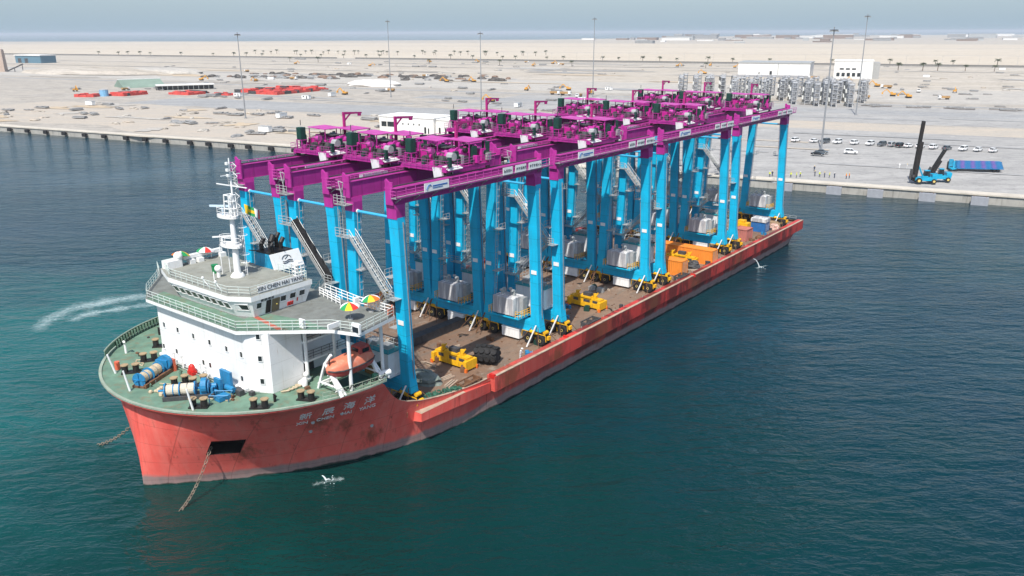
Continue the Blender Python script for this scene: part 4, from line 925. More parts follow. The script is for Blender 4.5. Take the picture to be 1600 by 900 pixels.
    k.bx(SPAN - .6, SPAN + .4, .9, 2.2, 4.0, 6.4); k.each('exhaust', galv, pw)
    k = SB(); k.bx(SPAN - 2.2, SPAN + .6, -2.7, 2.6, 3.7, 3.85); k.rail([(SPAN - 2.2, -2.7, 3.85), (SPAN - 2.2, -2.2, 3.85)], 1.0, .03, .5, 3, mi=1); k.rail([(SPAN - 2.2, 2.0, 3.85), (SPAN - 2.2, 2.6, 3.85), (SPAN + .5, 2.6, 3.85)], 1.0, .04, .6, 3, mi=1); k.rail([(SPAN - 2.2, -2.7, 3.85), (SPAN + .5, -2.7, 3.85)], 1.0, .04, .6, 3, mi=1); k.build('service_platform', [blue, yellow], t_)
    k = SB(); k.bx(SPAN - .9, SPAN + .7, -1.4, 1.7, .35, 1.75); k.bx(SPAN - .95, SPAN + .75, -1.45, 1.75, 1.6, 1.78); k.build('cable_box', white, t_)
    # zigzag stair on the fore side
    k = SB()
    def flight(v0, z0, v1, z1, u):
        for e_ in (-.4, .4): k.beam((u + e_, v0, z0), (u + e_, v1, z1), .06, .28)
        n_ = int(abs(z1 - z0) / .45)
        for i in range(n_): f = (i + .5) / n_; k.bx(u - .4, u + .4, v0 + (v1 - v0) * f - .14, v0 + (v1 - v0) * f + .14, z0 + (z1 - z0) * f, z0 + (z1 - z0) * f + .05)
        for e_ in (-.45, .45):
            k.tube((u + e_, v0, z0 + 1.0), (u + e_, v1, z1 + 1.0), .04, 4); k.tube((u + e_, v0, z0 + .5), (u + e_, v1, z1 + .5), .03, 4)
            for i in range(6): f = i / 5; k.tube((u + e_, v0 + (v1 - v0) * f, z0 + (z1 - z0) * f), (u + e_, v0 + (v1 - v0) * f, z0 + (z1 - z0) * f + 1), .035, 4)
    us = -1.15
    flight(-2.6, 19.5, 3.0, 13.4, us); flight(3.0, 13.4, -2.6, 7.9, us)
    for v0, v1, z in ((-4.9, -2.6, 19.5), (3.0, 4.3, 13.4), (-4.6, -2.6, 7.9)):
        k.bx(us - .55, us + .65, v0, v1, z - .06, z); k.rail([(us - .55, v0, z), (us - .55, v1, z)], 1.0, .035, .8, 3)
    k.bx(us - .55, us + .65, -4.8, -2.8, 23.2, 23.28); k.rail([(us - .55, -4.8, 23.28), (us - .55, -2.8, 23.28)], 1.0, .035, .7, 3)
    for i in range(9): k.tube((us - .3, -4.5, 19.6 + i * .42), (us + .3, -4.5, 19.6 + i * .42), .03, 4)
    for e_ in (-.3, .3): k.tube((us + e_, -4.5, 19.5), (us + e_, -4.5, 24.4), .04, 4)
    k.path([(us - .4, -3.9, 23.3), (us - .4, -3.2, 25.8), (us - .4, -4.0, 25.9), (us - .4, -3.3, 23.3)], .05, 4)
    k.build('stair', galv, t_)
    # trolley with hoist machinery
    tr = bpy.data.objects.new('trolley', None); col.objects.link(tr); tr.parent = t_; tr.location = (8.0, 0, 26.0)
    L = 8.4
    k = SB()
    for v_ in (-3.45, 3.45): k.bx(0, L, v_ - .25, v_ + .25, .3, .65)
    for u in (0.3, 2.8, 5.6, L - .3): k.bx(u - .25, u + .25, -3.6, 3.6, .35, .85)
    k.bx(.5, L - .5, -3.3, 3.3, .85, .93); k.build('trolley_frame', purple, tr)
    k = SB()
    for v_ in (-3.45, 3.45):
        for u in (.6, L - .6): k.disc((u, v_, .2), (0, 1, 0), .34, .22, 12)
    k.each('trolley_wheel', dark_grey, tr)
    k = SB()
    for z in (0, ): k.rail([(-.2, 3.9, .65), (L + .2, 3.9, .65), (L + .2, -3.9, .65), (-.2, -3.9, .65)], 1.0, .028, 1.0, 3, True); k.build('trolley_rail', paint('rail_purple', (.30, .06, .22), .6, .2, 2), tr)
    k = SB()
    k.tube((4.0, -2.2, 1.75), (4.0, 2.0, 1.75), .72, 16); k.tube((6.2, -2.0, 1.55), (6.2, 2.2, 1.55), .6, 16)
    for v_ in (-2.3, 2.1): k.disc((4.0, v_, 1.75), (0, 1, 0), .98, .16, 18); k.disc((6.2, v_, 1.55), (0, 1, 0), .84, .16, 18)
    k.build('hoist_drum', purple, tr)
    mm = paint('machinery_magenta', (.50, .022, .27), .45, .18, 1.0, (.12, .01, .08), .45)
    k = SB(); k.bx(2.0, 3.0, -2.9, -1.2, .93, 2.2); k.bx(5.0, 5.6, 2.0, 2.9, .93, 2.5); k.bx(7.1, 8.0, -.6, .9, .93, 1.9); k.tube((2.5, -.9, 1.5), (2.5, .4, 1.5), .5, 12); k.tube((7.5, 1.1, 1.3), (7.5, 2.4, 1.3), .42, 12); k.bx(2.1, 2.9, .8, 1.7, .93, 1.9); k.bx(6.9, 8.3, 2.2, 3.3, .5, 2.3); k.loft([[Vector((3.3, -3.4, .93)), Vector((4.4, -3.4, .93)), Vector((4.4, -2.5, .93)), Vector((3.3, -2.5, .93))], [Vector((3.6, -3.3, 2.5)), Vector((4.1, -3.3, 2.5)), Vector((4.1, -2.6, 2.5)), Vector((3.6, -2.6, 2.5))]]); k.each('gearbox', mm, tr)
    k = SB(); k.bx(3.2, 5.0, -1.4, .9, 2.55, 2.65); k.tube((1.8, -1.0, 1.4), (1.2, -1.0, 1.4), .4, 12); k.bx(5.4, 7.0, -3.1, -2.2, .93, 1.9); k.bx(3.2, 4.6, 2.3, 3.2, .93, 1.7); k.tube((5.2, 1.4, 1.3), (5.2, 2.2, 1.3), .45, 12); k.tube((8.2, -2.0, 1.3), (8.2, -.9, 1.3), .45, 12); k.bx(1.0, 1.6, 1.4, 2.2, .93, 1.5); k.tube((1.6, .9, 1.5), (1.6, 2.4, 1.5), .42, 10); k.each('motor', dark_grey, tr)
    r_ = random.Random(11); k = SB()
    for i in range(46):
        w1, w2, hh = r_.uniform(.2, .7), r_.uniform(.2, .7), r_.uniform(.25, 1.1); uu, v1 = r_.uniform(.2, L - .3), r_.choice([-1, 1]) * r_.uniform(.4, 3.7); k.bx(uu, uu + w1, v1, v1 + w2, .9, .95 + hh)
    for i in range(22):
        uu, v1 = r_.uniform(.4, L - .6), r_.uniform(-3.4, 3.4); r1 = r_.uniform(.22, .5); z1 = r_.uniform(1.2, 2.5); dd_ = r_.uniform(.4, 1.2)
        if i % 2: k.tube((uu, v1, z1), (uu, v1 + dd_, z1), r1, 10)
        else: k.tube((uu, v1, .9), (uu, v1, z1 + .3), r1 * .7, 8, r1 * .45)
    for q, (f0, f1, v0_, v1_) in enumerate(k.parts()):
        g = SB(); g.v = k.v[v0_:v1_]; g.f = [[i - v0_ for i in f] for f in k.f[f0:f1]]; g.m = k.m[f0:f1]; g.build('junction_box', (dark_grey, black, mm, tank_green, mm, purple, dark_grey, canopy_pink, mm, galv)[q % 10], tr)
    k = SB()
    for i in range(16):
        p = Vector((r_.uniform(.2, L), r_.uniform(-3.6, 3.6), .95)); h_ = r_.uniform(.8, 2.2); q = p + Vector((0, 0, h_)); e_ = q + Vector((r_.uniform(-1.6, 1.6), r_.uniform(-1.6, 1.6), 0)); k.path([p, q, e_], .045, 5)
    k.each('pipe_run', dark_grey, tr)
    for c_, d_ in (((.5, -2.4, 2.95), (.8, .95, 1.6)), ((8.0, 3.0, 2.0), (.6, .7, 2.2)), ((5.6, 3.1, 1.9), (.8, .45, 1.7)), ((2.5, 3.0, 1.7), (.6, .45, 1.5)), ((1.4, -3.2, 1.8), (.9, .4, 1.6))):
        k = SB(); k.box(c_, d_); k.box((c_[0] - d_[0] / 2 - .02, c_[1], c_[2]), (.04, d_[1] * .8, d_[2] * .85)); k.build('cabinet', tank_green, tr)
    k = SB(); k.tube((.5, -2.4, 4.0), (.5, -2.4, 4.7), .05, 5); k.build('antenna', dark_grey, tr)
    k = SB()
    for u in (.1, .9):
        for v_ in (-2.9, -1.9): k.beam((u, v_, .93), (u, v_, 2.1), .12, .12)
    k.bx(0, 1.0, -3.0, -1.8, 2.05, 2.13); k.build('cabinet_stand', purple, tr)
    for u0, u1, v0, v1, z in ((2.4, 5.4, -3.4, .2, 3.5), (4.6, 7.8, -.4, 3.3, 3.4)):
        k = SB(); k.loft([[Vector((u0, v0, z)), Vector((u1, v0, z)), Vector((u1, v1, z - .12)), Vector((u0, v1, z - .12))], [Vector((u0, v0, z + .1)), Vector((u1, v0, z + .1)), Vector((u1, v1, z - .02)), Vector((u0, v1, z - .02))]])
        cp = k.build('canopy', canopy_pink, tr)
        k = SB()
        for u in (u0 + .15, u1 - .15):
            for v_ in (v0 + .15, v1 - .15): k.beam((u, v_, .93), (u, v_, z - .1), .1, .1)
        k.each('canopy_post', purple, cp)
    k = SB(); k.beam((6.0, 0, .93), (6.0, 0, 5.4), .3, .3); k.beam((5.8, 0, 5.3), (9.2, 0, 5.15), .22, .34, 0, .16, .2); k.beam((6.0, 0, 4.2), (7.2, 0, 5.2), .14, .16); k.bx(8.6, 9.0, -.15, .15, 4.75, 5.1); k.build('davit_crane', paint('davit_magenta', (.36, .02, .16), .5, .15), tr)
    k = SB(); k.loft([[Vector((.2, 1.7, -1.3)), Vector((2.0, 1.7, -1.3)), Vector((2.0, 2.9, -1.3)), Vector((.2, 2.9, -1.3))], [Vector((-.1, 1.6, .8)), Vector((2.0, 1.6, .8)), Vector((2.0, 3.0, .8)), Vector((-.1, 3.0, .8))]]); cb = k.build('operator_cab', white, tr)
    k = SB(); k.bx(.4, 1.8, 2.96, 3.04, -.6, .4); k.build('window', glass, cb)
    k = SB(); k.loft([[Vector((.1, 3.0, .9)), Vector((2.6, 3.0, .9)), Vector((2.6, 4.0, .55)), Vector((.1, 4.0, .55))], [Vector((.1, 3.0, 1.0)), Vector((2.6, 3.0, 1.0)), Vector((2.6, 4.0, .65)), Vector((.1, 4.0, .65))]]); k.build('sun_shield', white, tr)
    k = SB()
    for v_ in (-1.2, 0, 1.2): k.tube((3.9, v_, .3), (3.9, v_, -1.6), .04, 4)
    k.bx(2.8, 5.2, -1.8, 1.8, -2.1, -1.6); k.disc((3.4, -1.2, -1.5), (0, 1, 0), .4, .3, 12); k.disc((4.6, 1.2, -1.5), (0, 1, 0), .4, .3, 12); k.build('head_block', purple, tr)
    return t_
proto = make_crane()
rows = ['row nearest the bridge', 'second row from bridge', 'third row from bridge', 'row nearest the stern']
cols_ = [('on the near side', 10.9), ('in the middle of the deck', 0.4), ('on the far side of the deck', -9.6)]
cmap = {}
for c in bpy.data.objects:
    if c.parent: cmap.setdefault(c.parent.name, []).append(c)
cranes = {}
for i in range(4):
    for j, (cn, vc) in enumerate(cols_):
        o = proto if i == 0 and j == 0 else copy_tree(proto, None, cmap)
        o.location = SW(25 + PITCHU * i, vc, ZM)
        o['label'] = 'blue and purple gantry crane ' + cn + ', ' + rows[i]
        cranes[(i, j)] = o
for o in cranes.values():      # trolleys are parked at slightly different places along the girders
    pass
tb = [c for c in kids(cranes[(0, 1)]) if c.name.startswith('stair')]
# stair of the middle crane nearest the bridge is wrapped in black netting
k = SB(); rnd2 = random.Random(3)
pts = [Vector((-1.15, 3.2 - 5.8 * i / 14, 13.6 + 6.3 * i / 14 + .25 * rnd2.random())) for i in range(15)]
k.loft([[p + Vector((.45 * math.cos(a), .3 * math.sin(a) * (1 + .9 * rnd2.random()), (.25 + .45 * rnd2.random()) * math.sin(a))) for a in [i * math.pi / 4 for i in range(8)]] for p in pts])
k.build('black_netting', paint('black_net', (.012, .012, .013), .9, .4, 4, (.03, .03, .03), .5), cranes[(0, 1)])
# ------------------------------------------------------------------ people
def make_person(name, label, cat, pos, rz, shirt, trousers, hat, bent=0.0, group=None, frame=None):
    """one continuous skinned body; clothing by height"""
    t_ = thing(name, label, cat, pos, rz, group)
    J = [(0, 0, .95), (0, 0, 1.18), (.06 * bent, 0, 1.40), (.10 * bent, 0, 1.50), (.13 * bent, 0, 1.64),
         (0, .20, 1.40), (.12, .27, 1.15), (.30, .22, .98), (0, -.20, 1.40), (.02, -.27, 1.14), (.10, -.26, .90),
         (.02, .10, .90), (.05, .11, .50), (0, .12, .07), (.13, .13, .04), (-.02, -.10, .90), (-.04, -.11, .50), (-.10, -.12, .07), (.03, -.13, .04)]
    Ed = [(0, 1), (1, 2), (2, 3), (3, 4), (2, 5), (5, 6), (6, 7), (2, 8), (8, 9), (9, 10), (0, 11), (11, 12), (12, 13), (13, 14), (0, 15), (15, 16), (16, 17), (17, 18)]
    rad = [.15, .14, .15, .065, .105, .075, .055, .04, .075, .055, .04, .10, .075, .05, .04, .10, .075, .05, .04]
    me = bpy.data.meshes.new('body'); me.from_pydata(J, Ed, []); o = bpy.data.objects.new('body', me); col.objects.link(o)
    md = o.modifiers.new('s', 'SKIN'); o.modifiers.new('d', 'SUBSURF').levels = 1
    for i, r_ in enumerate(rad): me.skin_vertices[0].data[i].radius = (r_, r_)
    me.skin_vertices[0].data[0].use_root = True
    dg = bpy.context.evaluated_depsgraph_get(); m2 = bpy.data.meshes.new_from_object(o.evaluated_get(dg)); bpy.data.objects.remove(o)
    for m_ in (shirt, trousers, skin_m, black): m2.materials.append(m_)
    for p in m2.polygons:
        z = p.center.z; p.material_index = 2 if z > 1.50 or (z < 1.05 and abs(p.center.y) > .2) else 0 if z > .93 else 3 if z < .1 else 1
        p.use_smooth = True
    b_ = bpy.data.objects.new('body', m2); col.objects.link(b_); b_.parent = t_
    k = MB(); k.lathe([(.135, 0), (.13, .06), (.09, .12), (.01, .14)], 10, Matrix.Translation((.13 * bent, 0, 1.67))); k.lathe([(.17, 0), (.17, .015)], 10, Matrix.Translation((.13 * bent + .02, 0, 1.665))); k.build('helmet', hat, t_)
    return t_
skin_m = paint('skin', (.30, .17, .11), .6, .05)
white_cloth = paint('white_cloth', (.72, .72, .70), .9, .08); navy = paint('navy_cloth', (.03, .045, .08), .9, .1); hivis = paint('hivis_yellow', (.62, .70, .06), .8, .08); hivis_o = paint('hivis_orange', (.75, .22, .03), .8, .08)
hat_w = paint('helmet_white', (.75, .75, .72), .4, .03); hat_y = paint('helmet_yellow', (.75, .5, .04), .4, .03)
make_person('person', 'person in a white boiler suit walking near the red deck edge beside the black bundle', 'person', SW(44.0, 17.0, ZM), TH - R(70), white_cloth, white_cloth, hat_w, 1.5)
pp = [(80.8, 253.2), (82.0, 254.4), (83.6, 252.6), (85.2, 254.2), (87.0, 252.0), (88.4, 251.0), (90.2, 252.8), (98.6, 264.0), (95.3, 254.2), (96.2, 252.6), (97.5, 251.9), (98.6, 250.9), (100.1, 250.6), (103.2, 249.2), (104.4, 249.9), (128.3, 268.4), (130.2, 267.2), (133.0, 266.8)]
plabs = ['person in a yellow vest at the left end of the larger group on the quay', 'person in dark clothes second from the left in the larger quay group', 'person in a yellow vest third from the left in the larger quay group', 'person in an orange vest standing behind the larger quay group', 'person in a yellow vest nearest the sternmost blue crane leg',
 'person in dark clothes next to the yellow vest behind the sternmost crane leg', 'person at the right end of the larger group on the quay', 'person standing alone farther back on the quay apron', 'person at the left end of the smaller group near the quay edge', 'person second from left in the smaller group near the quay edge', 'person third from left in the smaller group near the quay edge', 'person fourth from left in the smaller group near the quay edge', 'person fifth from left in the smaller group near the quay edge',
 'person in an orange vest, left of the pair by the quay edge', 'person in an orange vest, right of the pair by the quay edge', 'person in white clothes left of three near the tall black mast machine', 'person in white clothes in the middle of three near the tall black mast machine', 'person in dark clothes right of three near the tall black mast machine']
for i, ((x, y), lb_) in enumerate(zip(pp, plabs)):
    sh_ = white_cloth if 'white' in lb_ else hivis_o if 'orange' in lb_ else hivis if 'yellow' in lb_ or i in (6, 9, 11) else navy
    make_person('person', lb_, 'person', (x, y, GZ + .02), rnd.uniform(0, 6.28), sh_, white_cloth if 'white' in lb_ else navy, hat_y if i % 3 else hat_w, .4, 'people on the quay')

# ------------------------------------------------------------------ umbrellas and flag
def umbrella(label, u, v, z, tilt, cols, az, h=1.45):
    t_ = sthing('sun_umbrella', label, 'umbrella', u, v, z, az)
    k = SB(); k.tube((0, 0, 0), (0, 0, h + .45), .035, 6); k.lathe([(.3, 0), (.3, .12), (.05, .14)], 10); k.build('pole', galv, t_)
    k = SB(); n = 8; M = Matrix.Translation((0, 0, h)) @ Matrix.Rotation(tilt, 4, 'Y')
    for i in range(n):
        a0, a1 = 2 * math.pi * i / n, 2 * math.pi * (i + 1) / n
        rr = [(.02, .46), (.45, .36), (.85, .14), (1.05, -.06)]; am = (a0 + a1) / 2
        rows_ = []
        for r_, z_ in rr: rows_.append([Vector((r_ * math.cos(a0), r_ * math.sin(a0), z_)), Vector((r_ * .955 * math.cos(am), r_ * .955 * math.sin(am), z_ - .02)), Vector((r_ * math.cos(a1), r_ * math.sin(a1), z_))])
        k.loft([[M @ p for p in q] for q in rows_], i % 4, cap=False, closed=False)
    k.build('canopy', cols, t_)
ur = paint('umbrella_red', (.62, .04, .03), .7, .06); uy = paint('umbrella_yellow', (.80, .50, .02), .7, .06); ug = paint('umbrella_green', (.02, .28, .09), .7, .06); uw = paint('umbrella_white', (.80, .80, .78), .7, .04); uo = paint('umbrella_orange', (.75, .16, .02), .7, .05)
umbrella('multicoloured sun umbrella beside the white boards at the wing deck corner', 16.6, 15.6, ZB, .10, [ug, uw, ur, uy], R(200))
umbrella('multicoloured sun umbrella nearest the blue crane leg on the wing deck', 19.6, 15.5, ZB, .12, [uo, uy, ug, uw], R(120))
umbrella('orange and yellow sun umbrella beside the white radome on the bridge roof', 12.9, -9.6, ZR, .25, [uo, uy, ug, uw], R(20), 1.15)
umbrella('red white and green sun umbrella nearer the mast on the bridge roof', 16.1, -9.6, ZR, .1, [ug, uw, ur, uw], R(10), 1.0)
k = SB(); nx = 14; rows_ = []
for j in range(4): rows_.append([Vector((14.9 + .13 * i, 1.2 + .16 * math.sin(i * .8 + j * .3) + .03 * i, 28.2 - j * .34 - .075 * i)) for i in range(nx)])
back = [[p + Vector((0, .02, 0)) for p in r_] for r_ in rows_]
for q, (r0, r1) in enumerate(zip(rows_, rows_[1:])):
    for i in range(nx - 1):
        mi = 3 if i > 10 else 2 if 7 < i <= 10 else 1 if abs(q - 1) < .5 or i < 3 else 0
        k.add([r0[i], r0[i + 1], r1[i + 1], r1[i]], [(0, 1, 2, 3)], mi)
fl = k.build('flag', [ug, uy, uw, ur]); fl.location = O_; fl.rotation_euler = (0, 0, TH); tag(fl, 'small multicoloured flag fluttering beside the ship mast', 'flag')

# ------------------------------------------------------------------ deck cargo
def spreader(label, u, v, rz):
    t_ = sthing('container_spreader', label, 'spreader', u, v, ZM, rz, 'yellow container spreaders on deck')
    k = SB(); k.bx(-.55, .55, -2.8, 2.8, .95, 1.75); k.bx(-.7, .7, -1.1, 1.1, 1.75, 2.0); k.bx(-.62, -.56, -2.4, 2.4, .3, .95); k.bx(.56, .62, -2.4, 2.4, .3, .95); k.build('main_beam', yellow, t_)
    for s_ in (-1, 1):
        k = SB(); k.bx(-1.1, 1.1, s_ * 2.8 - .25, s_ * 2.8 + .25, .25, 1.45); k.build('end_beam', yellow, t_)
        for e_ in (-1, 1):
            k = SB(); k.bx(e_ * 1.05 - .14, e_ * 1.05 + .14, s_ * 2.95 - .2, s_ * 2.95 + .2, 0, .5); k.build('flipper', uo, t_)
    k = SB()
    for s_ in (-1.8, 1.5): k.tube((0, s_, 1.7), (0, s_, 2.5), .28, 10); k.bx(-.3, .3, s_ - .35, s_ + .35, 1.7, 2.0); k.beam((-.4, s_, 1.8), (.1, s_ + .5, 2.7), .16, .16)
    k.each('sheave_block', yellow, t_)
    k = SB(); k.bx(-.4, .4, -.5, .9, 2.0, 2.55); k.bx(-.58, -.56, -2.2, -1.3, 1.05, 1.5); k.bx(-.58, -.56, -.3, .9, 1.05, 1.5); k.bx(-.58, -.56, 1.4, 2.3, 1.1, 1.5); k.each('control_box', dark_grey, t_)
    return t_
spreader('yellow container spreader beside the black tyre bundle on the rusty deck', 37.4, 11.0, 0)
spreader('yellow container spreader on open deck between the second row cranes', 67.9, 12.0, 0)
spreader('yellow container spreader lying between the two orange containers', 99.6, 12.4, R(6))
def container(name, label, u, v, rz, L, W_, H, m, grp=None):
    t_ = sthing(name, label, 'container', u, v, ZM, rz, grp)
    k = SB(); pts = []
    def side(n_, a, b_):
        out = []
        for i in range(n_):
            f = i / n_; p = a + (b_ - a) * f; d = (b_ - a).normalized(); nn = Vector((d.y, -d.x, 0))
            out.append(p + nn * (.0 if i % 4 in (0, 1) else -.045))
        return out
    c_ = [Vector((-W_ / 2 + .05, -L / 2 + .08, 0)), Vector((W_ / 2 - .05, -L / 2 + .08, 0)), Vector((W_ / 2 - .05, L / 2 - .08, 0)), Vector((-W_ / 2 + .05, L / 2 - .08, 0))]
    loop = []
    for i in range(4): loop += side(int((c_[(i + 1) % 4] - c_[i]).length / .09) // 4 * 4, c_[i], c_[(i + 1) % 4])
    k.loft([[p + Vector((0, 0, z)) for p in loop] for z in (.15, H - .1)]); k.build('body', m, t_)
    k = SB()
    for x in (-1, 1):
        for y in (-1, 1): k.bx(x * W_ / 2 - .07 * (1 + x) , x * W_ / 2 + .07 * (1 - x), y * L / 2 - .07 * (1 + y), y * L / 2 + .07 * (1 - y), 0, H)
        for z in (0.06, H - .07): k.bx(x * W_ / 2 - .055 * (1 + x), x * W_ / 2 + .055 * (1 - x), -L / 2, L / 2, z - .07, z + .07)
    for y in (-1, 1):
        for z in (0.06, H - .07): k.bx(-W_ / 2, W_ / 2, y * L / 2 - .055 * (1 + y), y * L / 2 + .055 * (1 - y), z - .07, z + .07)
    k.build('frame', m, t_)
    k = SB(); k.bx(-W_ / 2 + .12, -.02, L / 2 - .06, L / 2 - .01, .2, H - .16); k.bx(.02, W_ / 2 - .12, L / 2 - .06, L / 2 - .01, .2, H - .16)
    dr = k.build('door', m, t_)
    k = SB()
    for x in (-.75, -.3, .3, .75): k.tube((x, L / 2 + .02, .2), (x, L / 2 + .02, H - .2), .03, 5)
    k.build('lock_rod', galv, dr)
    return t_
container('shipping_container', 'orange container nearer the bridge with a dark bundle behind its end', 93.4, 12.7, 0, 7.2, 2.4, 2.75, orange, 'orange containers on deck')
container('shipping_container', 'orange container nearer the stern, clear of the deck edge', 103.4, 11.5, 0, 12.0, 2.4, 2.75, orange, 'orange containers on deck')
container('shipping_container', 'faded red container below the sternmost crane', 124.9, 14.0, R(90), 3.2, 2.9, 2.5, paint('faded_red', (.46, .16, .13), .6, .15, .8, (.3, .2, .15), .4))
container('shipping_container', 'blue container with a pale cover near the stern', 134.5, 13.9, 0, 3.2, 2.5, 2.9, paint('container_blue', (.02, .14, .38), .5, .12, .8, RUST, .3))
k = SB(); k.loft([[Vector((x * w_, y * l_, z)) for x, y in ((-1, -1), (1, -1), (1, 1), (-1, 1))] for w_, l_, z in ((1.35, 1.7, 2.2), (1.32, 1.68, 2.93), (1.1, 1.5, 3.05))])
tpo = k.build('pale_cover', tarp); tpo.location = SW(134.5, 13.9, ZM); tpo.rotation_euler = (0, 0, TH); tag(tpo, 'pale tarpaulin draped over the blue container near the stern', 'cover')
t_ = sthing('yellow_engine_unit', 'yellow machine unit standing behind the faded red container', 'machine', 127.6, 12.6, ZM)
k = SB(); k.bx(-1, 1, -1.5, 1.5, .2, 3.0); k.bx(-.8, .8, -.9, .6, 3.0, 3.5); k.build('casing', yellow, t_); k = SB(); k.bx(-1.05, 1.05, -1.55, 1.55, 0, .2); k.bx(-1.02, -1.0, -1.2, 1.2, .9, 2.0); k.build('base_frame', dark_grey, t_)
def heap(name, label, cat, u, v, sx, sy, h, m, seed, n=60, lump=.5, rz=0, world=None, group=None, bits=None):
    """irregular wrapped or piled mass with lumps"""
    r_ = random.Random(seed); k = MB(); nu, nv = 16, 9
    rings = []
    for j in range(nv):
        f = j / (nv - 1); e = math.cos(f * math.pi / 2) ** .6
        rings.append([Vector((sx * e * math.cos(a) * r_.uniform(1 - .22 * lump, 1 + .22 * lump), sy * e * math.sin(a) * r_.uniform(1 - .22 * lump, 1 + .22 * lump), h * math.sin(f * math.pi / 2) * r_.uniform(1 - .1 * lump, 1 + .1 * lump))) for a in [2 * math.pi * i / nu for i in range(nu)]])
    k.loft(rings, 0)
    for i in range(n):
        a = r_.uniform(0, 6.28); f = r_.random() ** .6; hh = h * math.sqrt(max(0, 1 - f * f)); s = r_.uniform(.12, .34) * min(sx, sy, h * 1.5) * .55
        k.box((sx * f * math.cos(a) * .95, sy * f * math.sin(a) * .95, max(s * .3, hh * .9)), (s * 1.6, s, s * .8), 0, Matrix.Rotation(r_.uniform(0, 3), 3, 'Z') @ Matrix.Rotation(r_.uniform(-.5, .5), 3, 'X'))
    mats = m
    o = k.build(name, mats, smooth=False)
    if world: o.location = world; o.rotation_euler = (0, 0, rz)
    else: o.location = SW(u, v, ZM); o.rotation_euler = (0, 0, TH + rz)
    return tag(o, label, cat, group)
# black netted fender bundle
t_ = sthing('tyre_bundle', 'black bundle of netted rubber tyres on deck right of the yellow spreader', 'tyre bundle', 40.6, 14.0, ZM, R(20))
k = SB(); k.lathe([(.05, -1.6), (.9, -1.5), (1.15, -.9), (1.2, 0), (1.15, .9), (.9, 1.5), (.05, 1.6)], 16, Matrix.Translation((0, 0, 1.15)) @ Matrix.Rotation(R(90), 4, 'X')); k.build('core', rubber, t_)
for x in (-1.2, -.4, .4, 1.2):
    for a in (0, .8, 1.6, 2.4, 3.2, -.6):
        k = SB(); rr_ = 1.25 if abs(x) < 1 else 1.1
        Mx = Matrix.Translation((rr_ * math.cos(a), x, 1.15 + rr_ * math.sin(a))) @ Matrix.Rotation(-a + R(90), 4, 'Y')
        k.lathe([(.2, -.1), (.38, -.12), (.42, 0), (.38, .12), (.2, .1)], 9, Mx); k.build('tyre', rubber, t_)
heap('covered_stores', 'grey green tarpaulin stack at the foot of the near crane leg', 'stores', 31.4, 11.4, 1.5, 2.4, 1.25, paint('tarp_grey_green', (.17, .20, .175), .8, .25, .7, (.32, .30, .28), .6, streak=False), 5, 34, .7)
heap('covered_stores', 'dark blue covered bundle close behind the near crane leg', 'stores', 29.4, 9.7, 1.1, 1.3, 1.35, paint('tarp_navy', (.05, .065, .085), .85, .3, 1.0, (.2, .16, .15), .4, streak=False), 9, 18, .8)
heap('cargo_bundle', 'dark bundle between the two orange containers by the deck edge', 'bundle', 98.4, 15.6, 1.1, 1.2, 1.5, dark_grey, 12, 20, .8)
heap('lashing_gear', 'loose lashing gear beside the bulwark near the stern', 'lashing gear', 140.0, 14.6, 1.8, 1.6, 1.3, paint('mixed_gear', (.30, .20, .12), .8, .5, 2.5, (.05, .06, .05), .8, streak=False), 14, 70, 1)
heap('lashing_gear', 'brown lashing gear beside the faded red container', 'lashing gear', 128.2, 16.4, 1.4, .8, .6, rust_m, 15, 40, 1)
heap('lashing_gear', 'pale and red gear close under the sternmost crane leg', 'lashing gear', 137.6, 15.9, .9, 1.1, 1.3, paint('pale_gear', (.5, .34, .28), .7, .4, 1.8, (.45, .05, .04), .8, streak=False), 17, 26, 1)
k = SB(); r_ = random.Random(4)
for i in range(230):
    u = r_.uniform(26.4, 31.5); v_ = 16.0 + .22 * (u - 26) + r_.uniform(-.6, .5); k.box((u, v_, ZM + r_.uniform(.1, .9)), (r_.uniform(.1, .5), r_.uniform(.1, .4), .12), 0, Matrix.Rotation(r_.uniform(0, 3), 3, 'Z') @ Matrix.Rotation(r_.uniform(-.8, .8), 3, 'X'))
gn = k.build('green_net', paint('net_green', (.035, .115, .075), .9, .4, 3, (.01, .03, .02), .6, streak=False)); gn.location = O_; gn.rotation_euler = (0, 0, TH); tag(gn, 'heap of dark green netting along the hull edge near the first crane leg', 'netting')
def beam_cargo(label, u0, u1, v, w_, h):
    k = SB(); k.bx(u0, u1, v - w_ / 2, v + w_ / 2, ZM + .06, ZM + h)
    for i in range(12): u = u0 + (u1 - u0) * (i + .5) / 12; k.bx(u - .06, u + .06, v - w_ / 2 - .06, v + w_ / 2 + .06, ZM + .02, ZM + h + .03)
    o = k.build('steel_girder', dark_grey); o.location = O_; o.rotation_euler = (0, 0, TH); tag(o, label, 'steel girder')
beam_cargo('long dark steel girder for beams and crane shadow on deck behind the near crane leg', 38.5, 53.5, 1.6, 1.5, 1.2)  # dark box merges stacked beams with the crane shadow on the deck
